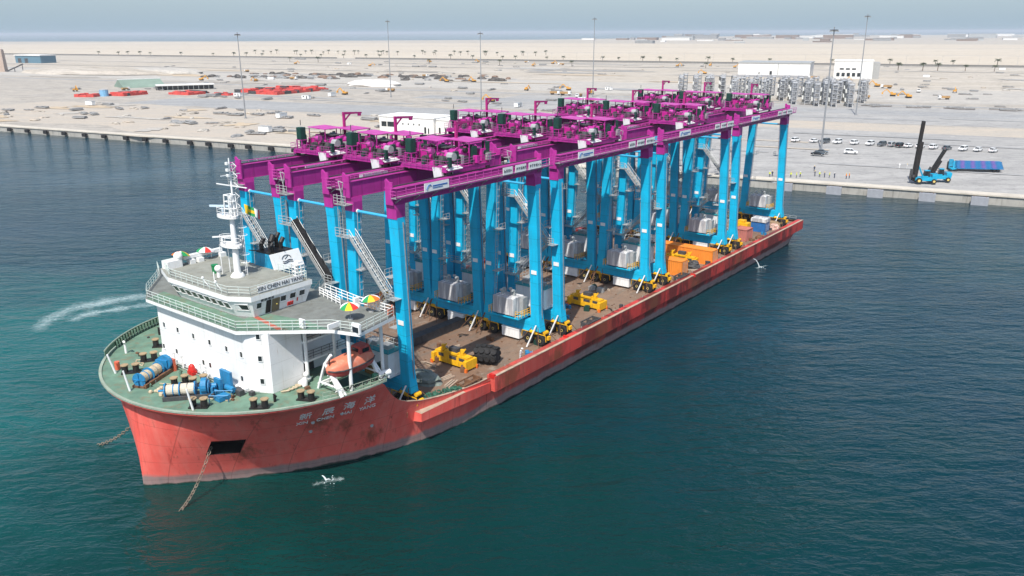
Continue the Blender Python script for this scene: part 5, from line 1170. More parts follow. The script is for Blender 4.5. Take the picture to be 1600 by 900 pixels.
# fairlead frames set in the deck edge (fixed to the ship)
for u in (33.6, 61.4, 91.0):
    k = SB(); vo = 17.9
    for du in (-1.6, 0, 1.6): k.bx(u + du - .08, u + du + .08, vo - 1.7, vo - .3, ZM, ZM + .75)
    for dv in (-1.7, -.3): k.bx(u - 1.68, u + 1.68, vo + dv - .08, vo + dv + .08, ZM + .62, ZM + .78)
    for dz in (.2, .4): k.tube((u - 1.6, vo - 1.0, ZM + dz), (u + 1.6, vo - 1.0, ZM + dz), .1, 6)
    k.build('fairlead_frame', rust_m if u < 40 else dark_grey, ship)
k = SB()
for u, v_ in ((36.7, 17.9), (53.5, 17.6), (92.6, 18.2)): k.box((u, v_ + .2, ZM + .55), (.35, .8, .5))
k.each('edge_bracket', fire_red, ship)
k = SB(); r_ = random.Random(8)
for i in range(420):
    u = r_.uniform(22, 147); v_ = r_.choice([-1, 1]) * r_.uniform(3, 17); k.bx(u - .12, u + .12, v_ - .08, v_ + .08, ZM, ZM + .1)
o = k.build('lashing_eye', rust_m, ship); o['kind'] = 'stuff'
k = SB()
for u in range(40, 148, 6): k.tube((u, 17.5, ZM), (u, 17.5, ZM + .9), .04, 4)
k.build('edge_stanchion', galv, ship)
# stern gear
k = SB()
for v_ in (-14, -8, 8, 14): k.tube((147, v_ - .4, ZM), (147, v_ - .4, ZM + .9), .3, 10); k.tube((147, v_ + .4, ZM), (147, v_ + .4, ZM + .9), .3, 10)
k.each('stern_bollard', black, ship)
k = SB(); k.rail([(148.2, -17, ZM + .4), (148.2, 17, ZM + .4)], .9, .03, 1.5, 2); k.build('stern_rail', galv, ship)
# water pouring from the hull sides
def spout(label, p, q, seed):
    r_ = random.Random(seed); k = SB(); p = Vector(p); q = Vector(q); n = 10
    pts = [Vector((p.x + (q.x - p.x) * f, p.y + (q.y - p.y) * f, p.z + (q.z - p.z) * f * f)) for f in [i / n for i in range(n + 1)]]
    for i in range(n): k.tube(pts[i], pts[i + 1], .035 + .008 * i, 6)
    for i in range(14):
        a = r_.uniform(0, 6.28); d_ = abs(r_.gauss(0, .55)); k.ball((q.x + 1.2 * d_ * math.cos(a), q.y + .3 + d_ * math.sin(a), r_.uniform(.0, .25) * max(.1, 1.0 - d_)), r_.uniform(.03, .08), 5, 3)
    o = k.build('water_spout', foam_solid); o.location = O_; o.rotation_euler = (0, 0, TH); tag(o, label, 'water jet', kind='stuff')
foam_solid = paint('white_foam', (.75, .80, .80), .6, .1, 4)
spout('white cooling water jet pouring from the red hull near the stern', (119.6, 18.7, 1.9), (120.8, 19.7, .0), 3)
spout('white water splash beside the bow waterline', (12.4, 14.2, .5), (12.6, 14.6, 0), 5)
# foam left by the thruster
fm = bpy.data.materials.new('wake_foam'); t, b, out = nodes(fm)
b.inputs['Base Color'].default_value = (.62, .76, .76, 1); b.inputs['Roughness'].default_value = .7
uvn = N(t, 'ShaderNodeUVMap'); sp2 = N(t, 'ShaderNodeSeparateXYZ'); t.links.new(uvn.outputs[0], sp2.inputs[0])
ed = math_(t, 'SUBTRACT', 1.0, math_(t, 'MULTIPLY', math_(t, 'ABSOLUTE', math_(t, 'SUBTRACT', sp2.outputs['Y'], .5)), 2.0))
en = math_(t, 'MINIMUM', math_(t, 'MULTIPLY', sp2.outputs['X'], 8.0), math_(t, 'MULTIPLY', math_(t, 'SUBTRACT', 1.0, sp2.outputs['X']), 12.0), True)
n1 = noise(t, mapping(t, (.55, .55, .55)), 1.0, 9, .76, 2.2); n2 = noise(t, mapping(t, (.09, .09, .09), loc=(3, 1, 0)), 1.0, 3, .5)
al = math_(t, 'ADD', math_(t, 'MULTIPLY', n1, 1.25), math_(t, 'ADD', math_(t, 'MULTIPLY', n2, .6), math_(t, 'MULTIPLY', ed, .55)))
al = math_(t, 'MULTIPLY', ramp(t, math_(t, 'MULTIPLY', al, .5), [(.60, 0.0), (.86, .5)]), en)
t.links.new(al, b.inputs['Alpha'])
def foam_ribbon(pts, widths, label):
    me = bpy.data.meshes.new('wake_foam'); vs = []; fs = []; uv = []
    n = len(pts)
    for i, (p, w_) in enumerate(zip(pts, widths)):
        d_ = (Vector(pts[min(i + 1, n - 1)]) - Vector(pts[max(i - 1, 0)])).normalized(); nn = Vector((-d_.y, d_.x))
        for j in range(5): q = Vector(p) + nn * w_ * (j / 4 - .5); vs.append((q.x, q.y, .05)); uv.append((i / (n - 1), j / 4))
    for i in range(n - 1):
        for j in range(4): fs.append((i * 5 + j, (i + 1) * 5 + j, (i + 1) * 5 + j + 1, i * 5 + j + 1))
    me.from_pydata(vs, [], fs); l = me.uv_layers.new(name='UVMap')
    for p in me.polygons:
        for li in p.loop_indices: l.data[li].uv = uv[me.loops[li].vertex_index]
    me.materials.append(fm); o = bpy.data.objects.new('wake_foam', me); col.objects.link(o); tag(o, label, 'foam', kind='stuff')
def sm(pts, n=40):
    out = []
    for i in range(n + 1):
        x = i / n * (len(pts) - 1); a = int(min(x, len(pts) - 2)); f = x - a; f2 = f
        p0, p1, p2, p3 = [pts[max(0, min(len(pts) - 1, a + q))] for q in (-1, 0, 1, 2)]
        out.append(tuple(.5 * ((2 * p1[c_]) + (-p0[c_] + p2[c_]) * f2 + (2 * p0[c_] - 5 * p1[c_] + 4 * p2[c_] - p3[c_]) * f2 ** 2 + (-p0[c_] + 3 * p1[c_] - 3 * p2[c_] + p3[c_]) * f2 ** 3) for c_ in (0, 1)))
    return out
fp = [tuple(SW(*q).xy) for q in [(13.5, -57.8), (17.5, -62.5), (22.5, -65.8), (27, -64.8), (31, -64.0), (35.5, -61.0), (36.5, -55)]]
P_ = sm(fp); foam_ribbon(P_, [5 + 4.5 * math.sin(math.pi * i / 40) + 1.2 * math.sin(i * .9) for i in range(41)], 'curl of white thruster foam on the water left of the bridge')
fp = [tuple(SW(*q).xy) for q in [(19, -59.5), (23, -60.5), (27.5, -59), (31.5, -57), (35.5, -50)]]
foam_ribbon(sm(fp), [6 + 1.8 * math.sin(i * .7) for i in range(41)], 'thin inner streak of white thruster foam left of the bridge')
foam_ribbon(sm([tuple(SW(*q).xy) for q in [(11.0, 14.2), (12.5, 15.0), (14.0, 16.0)]]), [2.2 + .5 * math.sin(i) for i in range(41)], 'patch of foam where water falls beside the bow')
foam_ribbon(sm([tuple(SW(*q).xy) for q in [(119.5, 19.4), (121, 20.0), (123, 20.4)]]), [1.9 + .4 * math.sin(i) for i in range(41)], 'patch of foam under the water jet near the stern')
# loose lashing gear, dunnage and cables lying about the cargo deck
r_ = random.Random(55)
for i in range(110):
    u = r_.uniform(27, 146); v_ = r_.choice([r_.uniform(6, 17), r_.uniform(-4, 10)])
    k = SB(); kd = i % 4; az = r_.uniform(0, 3.14); M = Matrix.Rotation(az, 3, 'Z')
    if kd == 0:
        for j in range(3): k.box((r_.uniform(-.2, .2), j * .35 - .35, .12), (r_.uniform(1.2, 2.6), .22, .2), 0, M)
        nm, lb_, ct, gr = 'timber_dunnage', 'short timber dunnage lying on the rusty cargo deck', 'timber', 'timber dunnage on the cargo deck'; mt = edge_m
    elif kd == 1:
        p = Vector((0, 0, .06)); pts = [p]
        for j in range(9): p = p + Vector((r_.uniform(-.6, .6), r_.uniform(-.6, .6), 0)); pts.append(p)
        k.path(pts, .06, 5); nm, lb_, ct, gr = 'loose_cable', 'loose dark cable lying on the rusty cargo deck', 'cable', 'loose cables on the cargo deck'; mt = black
    elif kd == 2:
        k.box((0, 0, .35), (r_.uniform(.6, 1.3), r_.uniform(.5, 1.0), .7), 0, M); k.box((0, 0, .74), (r_.uniform(.5, 1.0), .5, .12), 0, M); nm, lb_, ct, gr = 'gear_box', 'small gear box standing on the rusty cargo deck', 'gear box', 'gear boxes on the cargo deck'; mt = (dark_grey, tank_green, galv, winch_blue, rust_m)[i % 5]
    else:
        k.tube((0, 0, .0), (0, 0, .55), .3, 10); k.tube((0, .7, 0), (0, .7, .5), .28, 10); nm, lb_, ct, gr = 'steel_drum', 'short steel drums standing on the rusty cargo deck', 'drum', 'steel drums on the cargo deck'; mt = (dark_grey, winch_blue, rust_m)[i % 3]
    o = k.build(nm, mt); o.location = SW(u, v_, ZM + .01); o.rotation_euler = (0, 0, TH); tag(o, lb_, ct, gr)

# ------------------------------------------------------------------ vehicles on the quay
car_paint = {'white': paint('car_white', (.78, .78, .77), .25, .03, 1), 'silver': paint('car_silver', (.42, .43, .44), .25, .05, 1, metal=.4), 'grey': paint('car_grey', (.10, .11, .12), .25, .05, 1), 'black': paint('car_black', (.018, .018, .02), .2, .05, 1), 'red': paint('car_red', (.35, .03, .03), .3, .05, 1)}
lamp_w = paint('lamp_clear', (.7, .7, .68), .2, .02); lamp_r = paint('lamp_red', (.4, .02, .02), .3, .02)
def make_car(cname, suv):
    t_ = thing('parked_car', 'x', 'car', group='cars parked on the quay apron')
    h = 1.0 if suv else .86
    def sec(x, w_, z0, z1): return [Vector((x, -w_, z0)), Vector((x, w_, z0)), Vector((x, w_ * 1.02, (z0 + z1) / 2)), Vector((x, w_ * .94, z1)), Vector((x, -w_ * .94, z1)), Vector((x, -w_ * 1.02, (z0 + z1) / 2))]
    k = MB(); k.loft([sec(-2.4, .78, .42, h - .12), sec(-2.25, .9, .3, h), sec(-1.0, .95, .26, h + .02), sec(1.0, .95, .26, h), sec(2.1, .9, .3, h - .1), sec(2.4, .75, .42, h - .28)]); k.build('body', car_paint[cname], t_, True)
    z1 = 1.72 if suv else 1.42
    k = MB(); xs = [(-2.1 if suv else -1.7, -1.8 if suv else -.95), (1.15, .45)]
    k.loft([[Vector((xs[0][0], -.86, h - .02)), Vector((xs[1][0], -.86, h - .02)), Vector((xs[1][0], .86, h - .02)), Vector((xs[0][0], .86, h - .02))], [Vector((xs[0][1], -.70, z1 - .05)), Vector((xs[1][1], -.70, z1 - .05)), Vector((xs[1][1], .70, z1 - .05)), Vector((xs[0][1], .70, z1 - .05))]]); k.build('window', glass, t_)
    k = MB(); k.loft([[Vector((xs[0][1] - .06, -.73, z1 - .06)), Vector((xs[1][1] + .06, -.73, z1 - .06)), Vector((xs[1][1] + .06, .73, z1 - .06)), Vector((xs[0][1] - .06, .73, z1 - .06))], [Vector((xs[0][1] + .1, -.66, z1 + .02)), Vector((xs[1][1] - .1, -.66, z1 + .02)), Vector((xs[1][1] - .1, .66, z1 + .02)), Vector((xs[0][1] + .1, .66, z1 + .02))]])
    for s_ in (-1, 1):
        for xa, xb in ((xs[0][0], xs[0][1]), (xs[1][0], xs[1][1]), (-.35, -.3)): k.beam((xa, s_ * .865, h - .02), (xb, s_ * .71, z1 - .05), .09, .09)
    k.build('roof', car_paint[cname], t_)
    for x in (-1.45, 1.5):
        for s_ in (-1, 1):
            k = MB(); k.disc((x, s_ * .84, .36), (0, 1, 0), .36, .24, 14, 0); k.disc((x, s_ * .965, .36), (0, 1, 0), .2, .03, 10, 1); k.build('wheel', [rubber, galv], t_)
    for s_ in (-1, 1):
        k = MB(); k.bx(2.26, 2.36, s_ * .62 - .16, s_ * .62 + .16, .58, .74); k.build('headlight', lamp_w, t_)
        k = MB(); k.bx(-2.42, -2.36, s_ * .66 - .12, s_ * .66 + .12, .6, .82); k.build('tail_light', lamp_r, t_)
    return t_
cars = [(116.9, 337.0, 'white', 1), (123.7, 334.8, 'white', 0), (127.6, 333.0, 'grey', 1), (131.8, 331.0, 'white', 1), (137.6, 328.2, 'white', 1), (142.6, 325.4, 'white', 1), (146.4, 323.4, 'grey', 1), (149.6, 321.4, 'silver', 1), (152.0, 319.6, 'black', 1), (154.8, 318.8, 'white', 0), (158.4, 316.8, 'white', 1), (162.4, 314.4, 'white', 1), (166.2, 311.8, 'grey', 0), (171.0, 309.2, 'white', 1), (175.6, 307.4, 'white', 0), (180.0, 305.0, 'white', 0), (125.6, 302.0, 'white', 1), (111.8, 297.6, 'black', 0), (115.0, 302.4, 'grey', 0)]
cl = {}
names = {16: 'white estate car parked alone in front of the car row', 17: 'black saloon car nearest the foot of the lamp mast', 18: 'dark grey car close behind the black saloon near the lamp mast'}
protos = {}
for i, (x, y, c_, s_) in enumerate(cars):
    if (c_, s_) not in protos: protos[(c_, s_)] = make_car(c_, s_); o = protos[(c_, s_)]
    else: o = copy_tree(protos[(c_, s_)])
    o.location = (x, y, LZ[0] + .02); o.rotation_euler = (0, 0, QA + (R(62) if i < 16 else R(rnd.uniform(-12, 12))) + rnd.uniform(-.06, .06) + (math.pi if rnd.random() < .4 else 0))
    o['label'] = names.get(i) or '%s %s in the quay car row, %s from its left end' % ({'white': 'white', 'grey': 'dark grey', 'black': 'black', 'silver': 'silver'}[c_], 'off-road car' if s_ else 'saloon car', ORD[i])

cy_blue = paint('machine_blue', (.01, .33, .52), .4, .1, 1.0, (.02, .1, .15), .3)
def stacker(label, x, y, rz, mh, tilt):
    t_ = thing('mast_truck', label, 'lift truck', (x, y, LZ[0]), rz)
    k = MB(); k.loft([[Vector((-2.6, -1.5, .8)), Vector((3.2, -1.5, .8)), Vector((3.2, 1.5, .8)), Vector((-2.6, 1.5, .8))], [Vector((-2.8, -1.5, 1.9)), Vector((3.2, -1.4, 1.7)), Vector((3.2, 1.4, 1.7)), Vector((-2.8, 1.5, 1.9))]]); k.bx(-2.9, -1.4, -1.35, 1.35, 1.9, 2.7); k.bx(-.2, 1.6, 1.0, 1.5, 1.7, 2.2); k.build('chassis', cy_blue, t_)
    for xx, r_ in ((2.3, .85), (-1.9, .7)):
        for s_ in (-1, 1):
            k = MB(); k.disc((xx, s_ * 1.55, r_), (0, 1, 0), r_, .6, 16, 0); k.disc((xx, s_ * 1.86, r_), (0, 1, 0), r_ * .5, .06, 12, 1); k.build('wheel', [rubber, hub_yellow], t_)
    k = MB(); k.loft([[Vector((-.9, -.7, 1.8)), Vector((.8, -.7, 1.8)), Vector((.8, .7, 1.8)), Vector((-.9, .7, 1.8))], [Vector((-.7, -.6, 3.6)), Vector((.5, -.6, 3.6)), Vector((.5, .6, 3.6)), Vector((-.7, .6, 3.6))]]); cb = k.build('cab', glass, t_)
    k = MB(); k.bx(-.85, .65, -.7, .7, 3.6, 3.75); k.build('cab_roof', cy_blue, cb)
    k = MB(); M = Matrix.Translation((3.3, 0, .6)) @ Matrix.Rotation(tilt, 4, 'Y')
    def mp(a, b_, c_): return M @ Vector((a, b_, c_))
    for s_ in (-.7, .7):
        k.beam(mp(0, s_, 0), mp(0, s_, mh * .66), .55, 1.1); k.beam(mp(.3, s_ * .72, mh * .05), mp(.3, s_ * .72, mh), .42, .7)
    for i in range(7): z = mh * (.08 + .14 * i); k.beam(mp(.2, -.7, z), mp(.2, .7, z), .3, .25)
    for s_ in (-.25, .25): k.tube(mp(.1, s_, .2), mp(.1, s_, mh * .93), .14, 6)
    k.build('mast', black, t_)
    k = MB(); k.beam(mp(.7, -1.6, 1.5), mp(.7, 1.6, 1.5), .5, .7); k.beam(mp(.7, 0, .5), mp(.7, 0, 3.4), .5, 1.4); k.build('carriage', dark_grey, t_)
    k = MB()
    for s_ in (-.5, .5): k.tube((.9, s_, 2.0), tuple(mp(-.2, s_, mh * .3)), .12, 6)
    k.build('tilt_cylinder', cy_blue, t_)
stacker('blue lift truck with the tallest black mast on the quay', 123.2, 240.4, R(172), 17.5, R(-2.5))
stacker('blue lift truck with a shorter dark mast beside the tallest one', 129.0, 243.4, R(168), 9.5, R(-24))
def trailer(label, x, y, rz):
    t_ = thing('terminal_trailer', label, 'trailer', (x, y, LZ[0]), rz, 'blue terminal trailers parked side by side')
    k = MB(); k.bx(-7, 7, -.25, .25, .9, 1.3)
    for s_ in (-1.15, 1.15): k.bx(-7, 7, s_ - .12, s_ + .12, 1.05, 1.35)
    for i in range(8): k.bx(-6.9 + i * 1.95, -6.7 + i * 1.95, -1.2, 1.2, 1.1, 1.36)
    k.bx(-7.0, 7.0, -1.1, 1.1, 1.36, 1.42); k.build('deck_frame', paint('trailer_blue', (.015, .15, .34), .5, .15, 1.0, (.03, .05, .1), .4), t_)
    k = MB()
    for i in range(4): k.bx(-5.6 + i * 3.2, -4.4 + i * 3.2, -1.0, 1.0, 1.425, 1.5)
    k.build('twist_lock_pad', paint('trailer_purple', (.16, .08, .30), .5, .15), t_)
    for xx in (4.3, 5.5):
        for s_ in (-1, 1): k = MB(); k.disc((xx, s_ * .9, .5), (0, 1, 0), .5, .55, 14); k.build('wheel', rubber, t_)
    k = MB(); k.bx(-8.9, -7.1, -1.2, 1.2, .6, 1.2); k.bx(-9.3, -8.2, -1.2, .0, 1.2, 2.3); k.build('tractor_cab', cy_blue, t_)
    k = MB(); k.bx(-9.2, -8.3, -1.22, .02, 1.7, 2.15); k.build('window', glass, t_)
    for xx in (-8.9, -7.3):
        for s_ in (-1, 1): k = MB(); k.disc((xx, s_ * .95, .5), (0, 1, 0), .5, .5, 14); k.build('wheel', rubber, t_)
for i in range(6):
    p = Vector((149.0, 262.5, 0)) + QD * 2.0 + Vector((.47, .88, 0)) * (3.1 * i); trailer('blue terminal trailer on the quay, %s back from the waterside' % ORD[i] if i else 'blue terminal trailer on the quay nearest the waterside', p.x, p.y, QA + R(17))
for o in bpy.data.objects:
    if o.name.startswith('terminal_trailer'): o.scale = (1, 1, .7)

# ------------------------------------------------------------------ lamp masts
def lamp_mast(label, x, y, h):
    t_ = thing('lamp_mast', label, 'lamp mast', (x, y, GZ), 0, 'tall lamp masts on the port land')
    k = MB(); k.tube((0, 0, 0), (0, 0, h), .36, 10, .17); k.tube((0, 0, 0), (0, 0, .5), .8, 10); k.build('pole', paint('mast_grey', (.24, .25, .26), .5, .1, .2), t_)
    k = MB(); k.lathe([(.3, h - 1.4), (1.5, h - 1.2), (1.5, h - 1.0), (.3, h - .9)], 12); k.build('ring', dark_grey, t_)
    for i in range(8): a = i * math.pi / 4; k = MB(); k.box((1.45 * math.cos(a), 1.45 * math.sin(a), h - 1.5), (.5, .5, .4)); k.build('floodlight', galv, t_)
for x, y, h, lb_ in [(-142.1, 442.0, 44, 'lamp mast farthest left, standing on the sandy yard'), (-84.8, 586.9, 52, 'tall pale lamp mast second from the left'), (-17.6, 485.8, 44, 'lamp mast behind the first trolleys, third from the left'), (56.7, 580.4, 53, 'pale lamp mast near the middle, fourth from the left'), (118.4, 312.3, 45, 'lamp mast standing beside the black saloon car'), (186.5, 447.8, 52, 'lamp mast farthest right, in front of the white building')]: lamp_mast(lb_, x, y, h)

# ------------------------------------------------------------------ buildings
bw = paint('render_white', (.72, .71, .68), .8, .05, .1, (.5, .45, .38), .4)
def openings(t_, y, items, name='window'):
    for x0, x1, z0, z1 in items: k = MB(); k.bx(x0, x1, y - .12, y + .02, z0, z1); k.build(name, glass, t_)
B0 = thing('terminal_building', 'long low white building with dark windows directly behind the cranes', 'building', (-61, 381.5, GZ), QA + R(-3))
k = MB(); k.bx(0, 30, 0, 16, 0, 6.8); k.bx(30, 88, 2, 14, 0, 6.2); k.build('wall', bw, B0)
k = MB(); k.bx(-.3, 30.3, -.3, 16.3, 6.8, 7.2); k.bx(30.3, 88.3, 1.7, 14.3, 6.2, 6.6); k.build('roof', paint('roof_white', (.78, .77, .74), .8, .05, .2), B0)
openings(B0, 0, [(1.2, 4.0, 2.4, 4.6), (4.6, 8.2, 2.4, 4.6)] + [(9.2 + .0, 9.8, 2.2, 4.6)] + [(13 + i * 3, 13.6 + i * 3, 3.6, 4.3) for i in range(4)]); openings(B0, 2, [(31.5 + i * 3.2, 32.4 + i * 3.2, .3, 2.9) for i in range(9)], 'door'); openings(B0, 0, [(25, 26, .2, 3), (27, 27.6, .2, 2.6)], 'door')
B1 = thing('white_warehouse', 'wide white two-bay warehouse behind the grey rack frames', 'warehouse', (227, 841, GZ), math.atan2(-27.9, 62.1))
k = MB(); k.bx(0, 68, 0, 40, 0, 13.5); k.build('wall', bw, B1)
k = MB(); k.bx(-.5, 68.5, -.6, 40.5, 13.5, 14.6); k.bx(38, 38.6, -.8, 0, 0, 13.5); k.build('roof_trim', galv, B1); k = MB(); k.bx(0, 68, -.35, -.02, 0, 2.2); k.build('plinth', paint('plinth_grey', (.3, .3, .31), .8), B1)
openings(B1, 0, [(30.5, 32.8, 2.6, 6.0), (20, 21, 3, 5)])
B2 = thing('white_warehouse', 'white building with rows of black windows right of the warehouse', 'building', (308, 802, GZ), math.atan2(-1.9 - 10, 29.1))
k = MB(); k.bx(0, 34, 0, 30, 0, 16); k.build('wall', bw, B2); k = MB(); k.bx(-.4, 34.4, -.4, 30.4, 16, 17); k.build('roof_trim', bw, B2); k = MB(); k.bx(34.02, 40, 4, 30, 0, 15); k.build('annex', paint('annex_grey', (.34, .34, .33), .8), B2)
openings(B2, 0, [(5 + i * 5.4, 8.6 + i * 5.4, 8.4, 9.8) for i in range(3)] + [(2.5 + i * 4.6, 5.4 + i * 4.6, 2.2, 5.6) for i in range(5)])
t_ = thing('silo_tower', 'narrow tan concrete tower at the far left of the land', 'tower', (-612, 1014, GZ), 0); k = MB(); k.loft([[Vector((w_ * a, w_ * b_, z)) for a, b_ in ((-1, -1), (1, -1), (1, 1), (-1, 1))] for w_, z in ((3.6, 0), (2.8, 24), (2.2, 26))]); k.build('shaft', paint('tan_concrete', (.42, .33, .27), .9), t_); k = MB(); k.beam((5, -2, .5), (28, -6, 9), 1.4, 1.2); k.beam((27, -6, 0), (27, -6, 9), .6, .6); k.beam((16, -4, 0), (16, -4, 4.6), .6, .6); k.build('conveyor', dark_grey, t_)
t_ = thing('blue_shed', 'small grey blue shed with a pale roof on the far left plain', 'shed', (-778, 1325, GZ), QA); k = MB(); k.bx(0, 60, 0, 26, 0, 11); k.build('wall', paint('shed_blue', (.10, .19, .25), .7), t_); k = MB(); k.prism([(-1, -1), (61, -1), (61, 27), (-1, 27)], 11, 12.4); k.build('roof', bw, t_); k = MB(); k.bx(6, 14, -.1, .02, 0, 7); k.bx(22, 30, -.1, .02, 0, 7); k.build('door', dark_grey, t_)
# low wall along the access road
for i, (s0, s1) in enumerate([(-2300, -520), (-480, 560), (820, 2600)]):
    k = MB(); a = QW(s0, 952); b_ = QW(s1, 952); k.beam(a + Vector((0, 0, 1.1)), b_ + Vector((0, 0, 1.1)), .6, 2.2)
    tag(k.build('boundary_wall', paint('boundary_grey', (.17, .165, .155), .9, .1, .02)), 'long low grey boundary wall in front of the palm row, %s stretch from the left' % ORD[i], 'wall')
# palms
pt_trunk = paint('palm_trunk', (.16, .12, .085), .9); pt_leaf = paint('palm_leaf', (.060, .075, .035), .8, .3, 1.5)
def make_palm():
    t_ = thing('palm_tree', 'x', 'palm tree', group='palm trees along the far road')
    k = MB(); k.tube((0, 0, 0), (.1, 0, 2.4), .34, 7, .26); k.tube((.1, 0, 2.4), (.0, .1, 5.0), .26, 7, .24); k.build('trunk', pt_trunk, t_)
    k = MB(); r_ = random.Random(2)
    for i in range(26):
        a = i * 2.4 + r_.uniform(-.2, .2); el = r_.uniform(-.1, 1.2); L = r_.uniform(2.2, 3.2); prev = None
        for j in range(6):
            f = j / 5; rr = L * f * math.cos(el * (1 - f * .4)); z = 5 + L * f * math.sin(el) - 1.9 * f * f; w_ = .42 * (1 - f) ** .5 * (1 if j else .3) + .04
            c_ = Vector((rr * math.cos(a), rr * math.sin(a), z)); s_ = Vector((-math.sin(a), math.cos(a), 0)) * w_
            cur = (c_ - s_ + Vector((0, 0, -.22)), c_, c_ + s_ + Vector((0, 0, -.22)))
            if prev: k.add([prev[0], prev[1], prev[2], cur[2], cur[1], cur[0]], [(0, 1, 4, 5), (1, 2, 3, 4)])
            prev = cur
    k.build('crown', pt_leaf, t_); return t_
palm = make_palm(); pmap = {palm.name: kids(palm)}
ps = [(444.7, 966), (469, 958), (483, 952), (508, 940), (535, 930), (565, 912), (590, 900), (620, 884), (-298, 1302), (-351, 1338), (-118, 1212), (-16, 1160), (80, 1112), (240, 1038)]
s = -1150
while s < 1250:
    p = QW(s, 966 + rnd.uniform(-6, 6)); ps.append((p.x, p.y)); s += rnd.choice([24, 30, 38, 46, 60, 80]) * rnd.uniform(.8, 1.2)
for i in range(34): p = QW(-900 + i * 20 + rnd.uniform(-6, 6), 1190 + rnd.uniform(-60, 40) + i * 1.5); ps.append((p.x, p.y))
for i, (x, y) in enumerate(ps):
    o = palm if i == 0 else copy_tree(palm, None, pmap)
    o.location = (x, y, GZ); o.rotation_euler = (0, 0, rnd.uniform(0, 6.28)); sc_ = rnd.uniform(1.1, 1.6); o.scale = (sc_, sc_, sc_); o['label'] = 'small dark palm tree in the long row beside the far road'
# light poles along the far road
def make_pole():
    t_ = thing('street_lamp', 'x', 'street lamp', group='street lamps along the far road'); k = MB(); k.tube((0, 0, 0), (0, 0, 12), .14, 6, .09); k.build('pole', galv, t_); k = MB(); k.beam((-1.4, 0, 12), (1.4, 0, 12), .12, .12); k.bx(-1.9, -1.2, -.2, .2, 11.9, 12.1); k.bx(1.2, 1.9, -.2, .2, 11.9, 12.1); k.build('lamp_arm', galv, t_); return t_
pl = make_pole(); lm = {pl.name: kids(pl)}
for i in range(44):
    o = pl if i == 0 else copy_tree(pl, None, lm)
    o.location = QW(-700 + i * 42, 962); o['label'] = 'thin grey street lamp in the row beside the far road'
# reefer racks: grey steel frames of five floors
rack_m = paint('rack_grey', (.44, .445, .45), .6, .15, .5)
def make_rack():
    t_ = thing('rack_frame', 'x', 'steel frame', group='grey rack frames near the white warehouse')
    k = MB()
    for x in (-4.6, 0, 4.6):
        for y in (-1.3, 1.3): k.beam((x, y, 0), (x, y, 13.2), .30, .30)
    k.build('column', rack_m, t_)
    for z in (2.6, 5.2, 7.8, 10.4, 13.0):
        k = MB(); k.bx(-5, 5, -1.5, 1.5, z - .22, z); 
        for x in (-4.6, 0, 4.6): k.beam((x, -1.4, z - .35), (x, 1.4, z - .35), .2, .3)
        fl_ = k.build('floor', rack_m, t_)
        k = MB(); k.rail([(-5, -1.5, z), (5, -1.5, z), (5, 1.5, z), (-5, 1.5, z)], 1.1, .06, 2.5, 2, True); k.build('floor_rail', rack_m, fl_)
    k = MB()
    for z in (0, 5.2): k.beam((-4.6, -1.55, z), (0, -1.55, z + 5.2), .14, .14); k.beam((0, -1.55, z + 5.2), (4.6, -1.55, z), .14, .14)
    for i in range(5): k.beam((3.2 if i % 2 else 5.6, 1.9, i * 2.6), (5.6 if i % 2 else 3.2, 1.9, i * 2.6 + 2.6), .8, .14)
    k.build('stair', galv, t_); return t_
rk = make_rack(); rmap = {}
for c in bpy.data.objects:
    if c.parent: rmap.setdefault(c.parent.name, []).append(c)
rl_ = []
for ri, (x0, y0, n_) in enumerate([(120, 589, 4), (124, 606, 5), (130, 624, 5), (146, 546, 4), (152, 562, 5), (160, 580, 5), (176, 522, 4), (182, 540, 5), (190, 558, 5), (168, 600, 5), (206, 536, 3), (212, 552, 4), (186, 508, 3), (140, 586, 4), (142, 604, 4), (200, 580, 4)]):
    for q in range((n_ + 1) // 2 + 1): rl_.append((x0 + q * 8.6 + rnd.uniform(-.8, .8), y0 - q * 4.0 + rnd.uniform(-2, 2)))
for i, (x, y) in enumerate(rl_):
    o = rk if i == 0 else copy_tree(rk, None, rmap)
    o.location = (x, y, GZ); o.rotation_euler = (0, 0, QA + R(90) + R(12)); o['label'] = 'grey five-storey steel rack frame in the cluster before the warehouse'
# stockpiles
red_m = paint('red_stock', (.56, .075, .06), .6, .15, .2, (.35, .05, .05), .4, streak=False)
def stock(label, pts, h, m, seed, name='stock_pile', cat='stockpile', n=9):
    r_ = random.Random(seed); t_ = thing(name, label, cat, (pts[0][0], pts[0][1], GZ)); k = MB()
    a = Vector((*pts[0], 0)); b_ = Vector((*pts[1], 0)); d_ = (b_ - a); L = d_.length; d_.normalize(); nn = Vector((-d_.y, d_.x, 0)); D = pts[2]
    k2 = MB(); x = 0
    while x < L:
        w_ = min(r_.uniform(3, 9), L - x)
        y = 0
        while y < D:
            q = min(r_.uniform(2.4, 4), D - y); hh = h * r_.uniform(.45, 1.1); c_ = d_ * (x + w_ / 2) + nn * (y + q / 2)
            (k if r_.random() < .85 else k2).box((c_.x, c_.y, hh / 2), (w_ * .94, q * .9, hh), 0, Matrix.Rotation(math.atan2(d_.y, d_.x) + r_.uniform(-.04, .04), 3, 'Z')); y += q
        x += w_
    k.build('bundle', m, t_)
    if k2.v: k2.build('dunnage', dark_grey, t_)
stock('red stockpile farthest left on the port land', ((-314, 598), (-299, 596), 12), 2.2, red_m, 1)
stock('bright red stockpile right of the blue tank', ((-298, 612), (-281, 604), 22), 2.6, red_m, 2)
stock('small red stockpile in front of the long dark shed', ((-256, 622), (-237, 612), 20), 2.2, red_m, 3)
stock('thin red stockpile in front of the largest red one', ((-222, 616), (-206, 606), 12), 1.6, red_m, 4)
